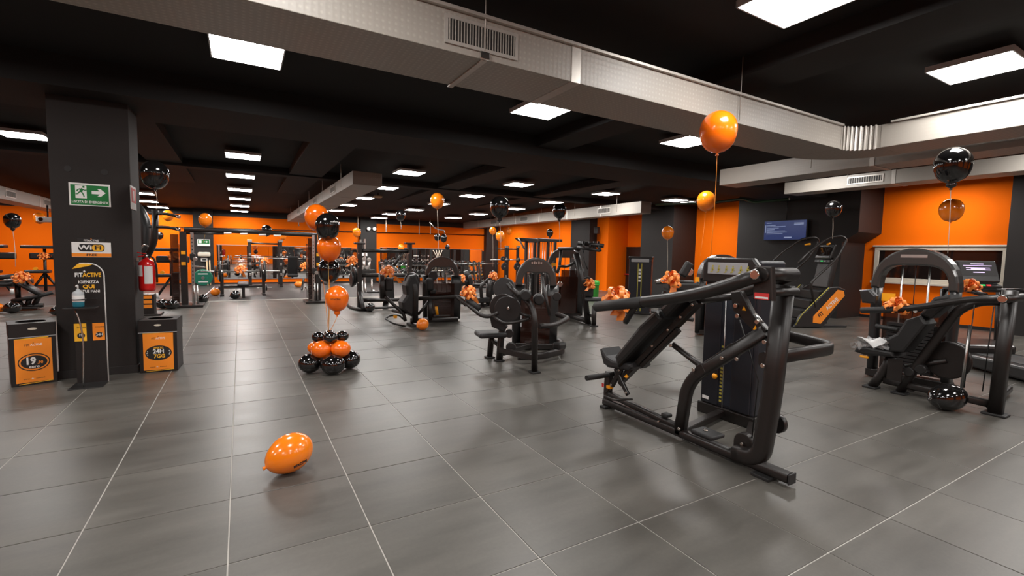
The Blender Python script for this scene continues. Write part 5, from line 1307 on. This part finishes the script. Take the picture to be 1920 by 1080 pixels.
# ------------------------------------------------------------------ cable crossover
e = empty('cable_crossover', 'black cable crossover station with long crossbar and twin columns', 'gym machine', (.3, 14.2, 0)); b = B(e)
Q = lambda px, py, y=14.2: onY(px, py, y)
for s, px in ((-1, 345), (1, 596)):
    x = Q(px, 500).x; zt_ = Q(px, 434 if s < 0 else 440).z
    u_ = b(MB().beam((x, 14.2, .02), (x, 14.2, zt_), .12, .14), 'column_post', FRAME)
    for dz in (1.35, 1.08): b(MB().box((x, 14.125, dz), (.09, .01, .08)), 'yellow_label', YELLOW, u_)
    b(MB().box((x-.18*1, 14.4, .95), (.16, .5, 1.7), None, .01), 'smoked_cover', SMOKE)
    b(stack(MB(), (x-.24, 14.2, .1), (x-.12, 14.6, .85), 14), 'weight_stack', STACKM)
    xi = x + (.19 if s < 0 else -.13)
    rl = b(MB().beam((xi, 14.1, .05), (xi, 14.1, zt_-.02), .06, .07), 'pulley_rail', STEEL)
    for k in range(16): b(MB().box((xi, 14.062, .35+k*.09), (.022, .006, .035)), 'rail_hole', BLACKP, rl)
    car = b(MB().box((xi+.01, 14.02, 1.25 if s < 0 else .9), (.12, .12, .16), None, .02), 'pulley_carriage', FRAME2)
    disc(b, (xi+.06, 13.96, 1.2 if s < 0 else .85), (0, 1, 0), .05, .03, 'pulley', STEEL, car)
    b(MB().box((x+.02, 14.25, .03), (.75, .7, .06), None, .01), 'base_plate', FRAME)
    for dx in (.1, .17): b(MB().tube([(xi+dx-.08, 14.0, .08), (xi+dx-.08, 14.0, .55)], .018, n=6), 'guide_rod', STEEL)
bar = b(MB().tube([Q(345, 430), Q(460, 434), Q(596, 441)], .05, n=8, sq=(.05, .06)), 'crossbar', FRAME)
b(MB().tube([Q(345, 437), Q(420, 438)], .03, n=8), 'crossbar_stay', FRAME)
for px in (427, 457, 492, 520): b(MB().tube([Q(px-7, 437+(px-427)*.05, 14.1), Q(px+7, 437+(px-427)*.05, 14.1)], .022, n=8), 'pull_up_grip', WHITE, bar)
b(MB().tube([Q(366, 500, 14.0), Q(384, 501, 13.7)], .02, n=8), 'cable_handle', STEEL)

# pull-up and dip tower just behind the column
e = empty('dip_tower', 'black pull up and dip tower with curved posts behind the fire extinguisher', 'gym machine', (-1.25, 9.3, 0)); b = B(e)
DD = 8.6
T(b, [(291, 394, DD), (290, 448, DD), (283, 470, DD), (262, 498, DD), (262, 585, DD)], .055, 'curved_post', fil=.3, n=12)
T(b, [(240, 378, DD+.3), (262, 392, DD+.2), (273, 420, DD+.2), (272, 470, DD+.2), (262, 520, DD+.2)], .09, 'curved_shell', FRAME2, fil=.3, n=12)
for py, p2 in ((400, 406), (425, 430)):
    hb = T(b, [(280, py, DD), (315, py+1, DD), (332, p2, DD)], .026, 'pull_handle', GRIP, fil=.2)
    T(b, [(331, p2-.5, DD), (337, p2+1, DD)], .03, 'handle_tip', CHROME, hb, fil=0)
T(b, [(262, 470, DD-.1), (270, 458, DD-.1), (278, 462, DD-.1)], .015, 'cable_loop', STEEL, fil=.05)
base = G(276, 592)
b(MB().box(base+V((0, .15, .23)), (.26, .30, .46), None, .01), 'stack_housing', FRAME)
for k in range(3): b(MB().box(base+V((-.01, -.005, .40-.10*k)), (.20, .012, .07)), 'orange_plate', SIGNO)
b(MB().box(base+V((0, .15, .02)), (.5, .5, .04), None, .01), 'base', FRAME)

# ------------------------------------------------------------------ free weights at the far end
Q = lambda px, py, y: onY(px, py, y)
# mirrors on the far wall, joined panes
def mirror(label, xa, xb, za, zb_, npane):
    e = empty('wall_mirror', label, 'mirror', ((xa+xb)/2, YB-.02, za)); w = (xb-xa)/npane
    for k in range(npane):
        MB().bx((xa+k*w+.004-(xa+xb)/2, -.006, 0), (xa+(k+1)*w-.004-(xa+xb)/2, 0, zb_-za)).build('pane', MIRROR, e)
    MB().bx((xa-(xa+xb)/2-.01, -.014, zb_-za), (xb-(xa+xb)/2+.01, .018, zb_-za+.02)).build('edge_strip', STEEL, e)
    MB().bx((xa-(xa+xb)/2-.01, -.014, -.02), (xb-(xa+xb)/2+.01, .018, 0)).build('edge_strip', STEEL, e)
mz1 = Q(480, 461, 22.48).z; mz0 = Q(480, 522, 22.48).z
mirror('long wall mirror left of the twin lamp pilaster', Q(407, 480, 22.48).x, 4.75, mz0, mz1, 3)
mirror('long wall mirror right of the twin lamp pilaster', 5.75, Q(904, 480, 22.48).x, mz0, mz1+.05, 3)

def bar_bell(label, a, c_, plates, par=None, cat='barbell', grp='barbells'):
    a, c_ = V(a), V(c_); o = (a+c_)/2; e = empty('barbell', label, cat, o, 0, grp); b = B(e); d = (c_-a).normalized()
    b(MB().tube([a, c_], .016, n=8), 'bar', STEEL)
    for t, r_, th in plates:
        p = a.lerp(c_, t); disc(b, p, d, r_, th, 'plate', FRAME2, n=18)
    return e
# bench press bench
e = empty('bench_press_bench', 'black bench press bench with two posts in front of the mirror', 'gym bench', (.05, 17.0, 0)); b = B(e)
for px in (416, 494):
    x = Q(px, 520, 17).x; u_ = b(MB().beam((x, 17, .02), (x, 17, Q(px, 508, 17).z+.02), .12, .09), 'upright', FRAME)
    b(MB().tube([(x, 16.95, .72), (x, 16.85, .70), (x, 16.84, .80)], .025, .03, n=8), 'bar_hook', STEEL, u_)
    b(MB().beam((x, 16.7, .03), (x, 17.5, .03), .10, .06), 'foot', FRAME, u_)
b(MB().beam((Q(416, 540, 17).x, 17.05, .28), (Q(494, 540, 17).x, 17.05, .28), .06, .07), 'cross_beam', FRAME)
padbox(b, (.06, 16.5, .40), (.30, 1.15, .08), None, 'bench_pad')
b(MB().beam((.06, 16.05, .02), (.06, 16.05, .38), .10, .08), 'front_leg', FRAME)
b(MB().beam((.06, 16.0, .33), (.06, 17.0, .30), .07, .06), 'spine', FRAME)
bar_bell('barbell with dark plates resting on the bench press posts', Q(376, 509, 16.86), Q(525, 508, 16.86), ((.235, .33, .06), (.18, .18, .05), (.795, .33, .06), (.74, .20, .05)))
bar_bell('low barbell peg bar under the bench press bench', (Q(400, 545, 17.25).x, 17.25, .22), (Q(510, 545, 17.25).x, 17.25, .22), ((.1, .1, .05), (.9, .1, .05)))
# squat rack
def rack(label, pxa, pxb, ptop, y, bars, col=FRAME):
    e = empty('squat_rack', label, 'weight rack', (Q(pxa, 500, y).x, y, 0)); b = B(e)
    for px in (pxa, pxb):
        t_ = Q(px, ptop, y)
        for dy in (0, .9):
            b(MB().beam((t_.x, y+dy, .01), (t_.x, y+dy, t_.z), .10, .10), 'upright', col)
        b(MB().box((t_.x, y-.06, t_.z-.02), (.16, .05, .1), None, .01), 'joint_plate', STEEL)
        b(MB().beam((t_.x, y-.15, .03), (t_.x, y+1.0, .03), .12, .05), 'foot', col)
        for dz in (.5, .9, 1.25): b(MB().box((t_.x, y-.06, dz), (.07, .04, .10), None, .01), 'bar_hook', STEEL)
    za = Q(pxa, ptop+5, y).z
    b(MB().tube([(Q(pxa, 480, y).x, y, za), (Q(pxb, 480, y).x, y, za)], .03, n=8), 'pull_up_bar', col)
    b(MB().tube([(Q(pxa, 480, y).x, y+.9, za), (Q(pxb, 480, y).x, y+.9, za)], .03, n=8), 'pull_up_bar', col)
    return e
rack('black squat rack with pull up bar in front of the left mirror', 468, 526, 451, 20.3, ())
bar_bell('barbell across the squat rack left of the balloon bouquet', Q(438, 483, 20.2), Q(566, 485, 20.2), ((.1, .06, .04), (.9, .06, .04)))
bar_bell('barbell behind the bench press at hip height', Q(408, 496, 19.2), Q(500, 495, 19.2), ((.2, .22, .05), (.85, .22, .05)))
rack('tall black rack with pegs before the corner pilaster', 949, 971, 462, 17.5, ())
bar_bell('barbell on the tall rack by the corner pilaster', Q(919, 487, 17.4), Q(982, 487, 17.4), ((.55, .06, .04), (.85, .1, .04)))
bar_bell('long bare barbell before the right mirror', Q(852, 495, 18.5), Q(937, 495, 18.5), ((.05, .05, .04), (.95, .05, .04)))
for k, (px, py, r_) in enumerate(((946, 500, .16), (943, 485, .10), (970, 500, .17))):
    c = Q(px, py, 17.3); e = empty('weight_disc', ['black weight disc pegged low on the tall rack', 'small weight disc pegged high on the tall rack', 'black weight disc on the right post of the tall rack'][k], 'weight plate', c, 0, 'discs on the tall rack')
    MB().cyl((0, -.03, 0), (0, .03, 0), r_, 18, bev=.01).build('disc', FRAME2, e); MB().cyl((0, -.035, 0), (0, .1, 0), .03, 10).build('hub', STEEL, e)
# storage posts with collars in front of the right mirror
for k, (px, top_) in enumerate(((852, 469), (868, 470), (905, 471))):
    x = Q(px, 500, 19.5).x; e = empty('bar_holder', ['upright bar holder nearest the arched stack', 'upright bar holder between two trees of discs', 'upright bar holder nearest the corner pilaster'][k], 'weight rack', (x, 19.5, 0), 0, 'upright bar holders'); b = B(e)
    b(MB().beam((x, 19.5, .01), (x, 19.5, Q(px, top_, 19.5).z), .09, .09), 'post', FRAME); b(MB().box((x, 19.5, .03), (.3, .5, .06), None, .01), 'base', FRAME)
    b(MB().cyl((x, 19.5, 1.0), (x, 19.5, 1.12), .09, 12), 'collar', FRAME2)
# barbell rack: slanting trees of hooks
for k, px in enumerate((878, 888, 899)):
    x = Q(px, 500, 18.2).x; e = empty('barbell_tree', ['slanting hook tree, leftmost of three', 'slanting hook tree, middle of three', 'slanting hook tree, rightmost of three'][k], 'weight rack', (x, 18.2, 0), 0, 'slanting hook trees'); b = B(e)
    t_ = Q(px-1, 491, 18.5); b(MB().beam((x+.12, 18.2, .02), t_, .07, .08), 'post', FRAME)
    b(MB().box((x+.1, 18.2, .03), (.2, .9, .05), None, .01), 'base', FRAME)
    for j in range(7):
        p = V((x+.12, 18.2, .3)).lerp(t_, j/6.5); b(MB().tube([p, p+V((0, -.14, .0)), p+V((0, -.16, .05))], .014, .02, n=6), 'hook', YELLOW if j % 3 == 2 else STEEL)
# dumbbell rack with dumbbells
def dumb_mesh():
    mb = MB(); mb.cyl((-.17, 0, 0), (-.06, 0, 0), .075, 12, bev=.012); mb.cyl((.06, 0, 0), (.17, 0, 0), .075, 12, bev=.012); return mb
def dumb_rack(label, x0, x1, y, rows, dl, n, redrow=False):
    e = empty('dumbbell_rack', label, 'weight rack', ((x0+x1)/2, y, 0)); b = B(e)
    for x in (x0, x1):
        b(MB().beam((x, y+.25, .02), (x, y+.45, rows[-1]+.12), .08, .08), 'upright', FRAME); b(MB().beam((x, y-.2, .03), (x, y+.6, .03), .08, .06), 'foot', FRAME)
    for z in rows: b(MB().box(((x0+x1)/2, y+.2, z), (x1-x0, .34, .03), (.25, 0, 0)), 'shelf', STEEL)
    return e
def dumbbells(x0, x1, y, rows, n, where):
    first = None
    for r_, z in enumerate(rows):
        for k in range(n):
            x = x0 + (x1-x0)*(k+.5)/n
            if first is None:
                e = empty('dumbbell'); 
                MB().cyl((0, -.16, 0), (0, -.05, 0), .082, 12, bev=.012).build('head', FRAME2, e)
                MB().cyl((0, .05, 0), (0, .16, 0), .082, 12, bev=.012).build('head', FRAME2, e)
                MB().cyl((0, -.05, 0), (0, .05, 0), .018, 8).build('handle', STEEL, e); first = e
            else: e = copy_tree(first)
            e.location = (x, y+.19, z+.10); e.rotation_euler = (.25, 0, 0)
            tag(e, 'black round dumbbell in the %s row %s' % (['lower', 'upper', 'top'][r_], where), 'dumbbell', 'dumbbells %s, %s row' % (where, ['lower', 'upper', 'top'][r_]))
xa, xb = Q(716, 510, 21.4).x, Q(803, 510, 21.4).x
dumb_rack('two tier dumbbell rack before the right mirror', xa, xb, 21.4, (.45, .88), None, 9); dumbbells(xa+.1, xb-.1, 21.4, (.45, .88), 9, 'before the right mirror')
xa, xb = Q(842, 510, 20.6).x, Q(905, 510, 20.6).x
dumb_rack('two tier dumbbell rack behind the arched weight stack', xa, xb, 20.8, (.45, .88), None, 6); dumbbells(xa+.1, xb-.1, 20.8, (.45, .88), 6, 'right of the arched stack')
xa, xb = Q(610, 510, 21.2).x, Q(662, 510, 21.2).x
dumb_rack('dumbbell rack behind the balloon bouquet', xa, xb, 21.2, (.45, .88), None, 5); dumbbells(xa+.1, xb-.1, 21.2, (.45, .88), 5, 'behind the balloon bouquet')

# cable tower with chrome handles in front of the twin lamp pilaster
e = empty('handle_stand', 'stand hung with chrome cable handles behind the squat press rack', 'accessory rack', (4.3, 17.0, 0)); b = B(e)
for px, top_ in ((676, 449), (684, 448)):
    x = Q(px, 470, 17).x; b(MB().beam((x, 17, .02), (x, 17, Q(px, top_, 17).z), .06, .06), 'post', STEEL)
for px, a_, c_ in ((683, 484, 510), (692, 485, 512), (688, 500, 514), (679, 500, 520)):
    b(MB().tube([Q(px, a_, 16.9), Q(px, c_, 16.9)], .05, n=8), 'chrome_bar', STEEL); disc(b, Q(px, a_+2, 16.85), (0, 1, 0), .07, .05, 'swivel', STEEL)
b(MB().box(Q(690, 509, 16.9), (.48, .2, .14), None, .03), 'shelf', FRAME)
for px, a_, c_ in ((679, 525, 552), (685, 530, 548), (697, 523, 545)): b(MB().tube([Q(px, a_, 16.9), Q(px, c_, 16.9), Q(px+6, c_, 16.9)], .03, .05, n=8), 'chrome_handle', STEEL)
b(MB().box((4.3, 17, .03), (.9, .6, .06), None, .01), 'base', FRAME)

# adjustable bench and preacher benches
def preacher(label, px, py_base, y, flip=1):
    o = Q(px, py_base, y); o.z = 0; e = empty('preacher_bench', label, 'gym bench', o, 0, 'preacher benches'); f_ = flip
    MB().tube([(0, 0, .05), (.02*f_, 0, 1.35)], .04, n=8).build('post', FRAME, e)
    MB().box((-.1*f_, 0, 1.40), (.75, .36, .09), None, .03).build('arm_pad', PAD, e)
    MB().box((.05*f_, .1, 1.12), (.80, .12, .20), None, .04).build('chest_pad', PAD, e)
    MB().box((-.12*f_, -.1, .66), (.55, .36, .09), None, .03).build('seat', PAD, e)
    for s in (-1, 1): MB().tube([(0, 0, .60), (s*.34, 0, .05)], .035, n=8).build('leg', FRAME, e); MB().cyl((s*.34, 0, .0), (s*.34, 0, .14), .05, 10).build('foot_cap', WHITE, e)
    MB().cyl((-.2*f_, -.05, .74), (-.2*f_, .05, .74), .05, 10).build('knob', YELLOW, e)
    return e
preacher('black preacher bench against the orange wall left of the column', 86, 545, 19.5)
preacher('black preacher bench cut by the left edge', -8, 545, 19.5)
preacher('black preacher bench between column and cable crossover', 322, 556, 16.8)
bow('pale ribbon bow on top of the preacher bench left of the column', Q(83, 482, 19.4), .14, ((.1, -.02, -.02),))
bow('pale ribbon bow on the preacher bench right of the column', Q(325, 483, 16.7), .14, ((.1, -.02, -.02),))
# decline benches at the left edge
e = empty('decline_bench', 'black decline bench with sloping pad at the left edge', 'gym bench', (-4.5, 15.0, 0)); b = B(e)
Y_ = 14.6
pz = lambda px, py, y=Y_: Q(px, py, y)
b(MB().tube([pz(-20, 531), pz(20, 533), pz(36, 529)], .05, .1, n=10, sq=(.20, .05)), 'head_pad', PAD)
b(MB().tube([pz(36, 529), pz(80, 552)], .05, n=10, sq=(.20, .05)), 'back_pad', PAD)
b(MB().tube([pz(27, 563), pz(70, 556), pz(104, 547)], .05, .1, n=10, sq=(.20, .045)), 'leg_pad', PAD)
for a_, c_ in (((34, 562), (42, 576)), ((75, 553), (62, 575)), ((56, 558), (50, 576)), ((33, 533), (34, 560))): b(MB().tube([pz(*a_), pz(*c_)], .05, n=8), 'leg', FRAME)
b(MB().tube([pz(22, 575), pz(82, 572)], .05, n=8), 'base_bar', FRAME)
b(MB().box(pz(36, 577), (.7, .4, .05), None, .01), 'base_plate', FRAME)
T_ = b(MB().tube([pz(-10, 522), pz(32, 518)], .06, n=8), 'roller', PAD)
b(MB().tube([pz(-10, 527), pz(32, 523)], .05, n=8), 'roller', STEEL)
b(MB().tube([pz(50, 528), pz(62, 527)], .06, n=8), 'roller', PAD)
bow('pale ribbon bow on the decline bench at the left edge', pz(42, 523, 14.3), .16, ((.15, -.02, -.12),))
# adjustable bench in front of the mirror right of the squat rack
e = empty('adjustable_bench', 'black adjustable bench with raised back before the mirror', 'gym bench', (2.1, 19.0, 0)); b = B(e)
padbox(b, Q(549, 500, 19.0), (.34, .12, .78), (.25, 0, 0), 'backrest'); padbox(b, Q(549, 516, 18.6), (.34, .45, .09), None, 'seat')
for s in (-1, 1): b(MB().beam((2.1+s*.2, 18.5, .02), (2.1+s*.1, 18.7, .42), .06, .06), 'leg', FRAME)
b(MB().beam((2.15, 18.3, .04), (2.15, 19.4, .04), .08, .06), 'base_bar', FRAME)
bow('orange ribbon bow beside the adjustable bench before the mirror', Q(571, 500, 18.8), .17, ((.1, -.02, -.16), (-.1, -.02, -.16)))
bow('orange ribbon bow on the bench press bar', Q(451, 507, 16.7), .18, ((.1, -.02, -.2),))
bow('orange ribbon bow high in front of the mirror by the squat rack', Q(497, 491, 19.9), .16, ((.1, -.02, -.1),))
# green bumper plate, wooden sticks, landmine bar
c = Q(381, 532, 21.6); c.z = .225*1.45; e = empty('bumper_plate', 'large green bumper plate leaning at the far pilaster', 'weight plate', c)
gm = Matrix.Rotation(.25, 4, 'X')
MB().cyl((0, .03, 0), (0, -.05, 0), .325, 24, bev=.02).xf(gm).build('disc', GREENR, e); MB().cyl((0, -.052, 0), (0, -.06, 0), .06, 14).xf(gm).build('hub', STEEL, e)
for dz in (.16, -.16): MB().bx((-.16, -.056, dz-.02), (.16, -.05, dz+.02)).xf(gm).build('lettering', WHITE, e)
for k, (a_, c_) in enumerate((((393, 488), (395, 538)), ((388, 490), (390, 540)))):
    p0, p1 = Q(*a_, 22.1), Q(*c_, 21.6); p1.z = .01; e = empty('wooden_stick', ['pale wooden stick leaning at the pilaster, the upright one', 'pale wooden stick leaning at the pilaster, the slanting one'][k], 'stick', p1, 0, 'wooden sticks'); b = B(e)
    b(MB().tube([p0, p1], .022, n=8), 'shaft', WOODW)
p0, p1 = G(382, 557, .15), G(402, 538, .05); e = empty('landmine_bar', 'bare bar lying from the black balloon towards the pilaster', 'barbell', p0); b = B(e)
b(MB().tube([p0, p1], .02, n=8), 'bar', STEEL); b(MB().cyl(p0, p0+(p1-p0).normalized()*-.1, .035, 10), 'sleeve', STEEL)
# suspension straps at the far wall
e = empty('suspension_straps', 'hanging suspension straps in front of the right mirror', 'straps', Q(818, 480, 20.0)); b = B(e)
b(MB().beam((Q(808, 470, 20).x, 20.1, .0), Q(808, 468, 20.1), .14, .12), 'post', FRAME)
for px, q in ((812, 830), (818, 824), (824, 818), (829, 816)): b(MB().tube([Q(px, 469, 20.0), Q((px+q)/2, 485, 19.9), Q(q, 505, 20.0)], .016, .2, n=5), 'strap', STRW)
b(MB().beam(Q(806, 469, 20.1), Q(832, 469, 20.1), .12, .08), 'beam', FRAME)

# pale hanger rods and a detector under the ceiling
for k, (px, a_, c_) in enumerate(((671, 411, 428), (724, 414, 433), (786, 419, 438), (807, 420, 437), (560, 404, 422))):
    t_, u_ = Q(px, a_-8, 21.6), Q(px, c_, 21.6); e = empty('hanger_rod', 'thin pale hanger rod ' + ['beside the small orange balloon left of the twin lamps', 'right of the twin emergency lamps', 'left of the bent ceiling arm', 'behind the bent ceiling arm', 'left of the floating balloon bouquet'][k], 'rod', t_, 0, 'ceiling hanger rods'); b = B(e)
    b(MB().tube([t_, u_], .018, n=6), 'rod', STRW); b(MB().cyl(u_, u_-V((0, 0, .04)), .03, 8), 'clamp', STEEL)
p = onceil(709, 369); e = empty('smoke_detector', 'round brownish detector under the ceiling right of the middle duct', 'detector', p)
MB().lathe([(0, -.03), (.10, -.03), (.13, .0), (.13, .03), (0, .03)], 18).build('cover', mat('tan_plastic', (.35, .20, .10), .5), e)
MB().cyl((0, 0, .03), (0, 0, .2), .03, 8).build('stem', FRAME, e)
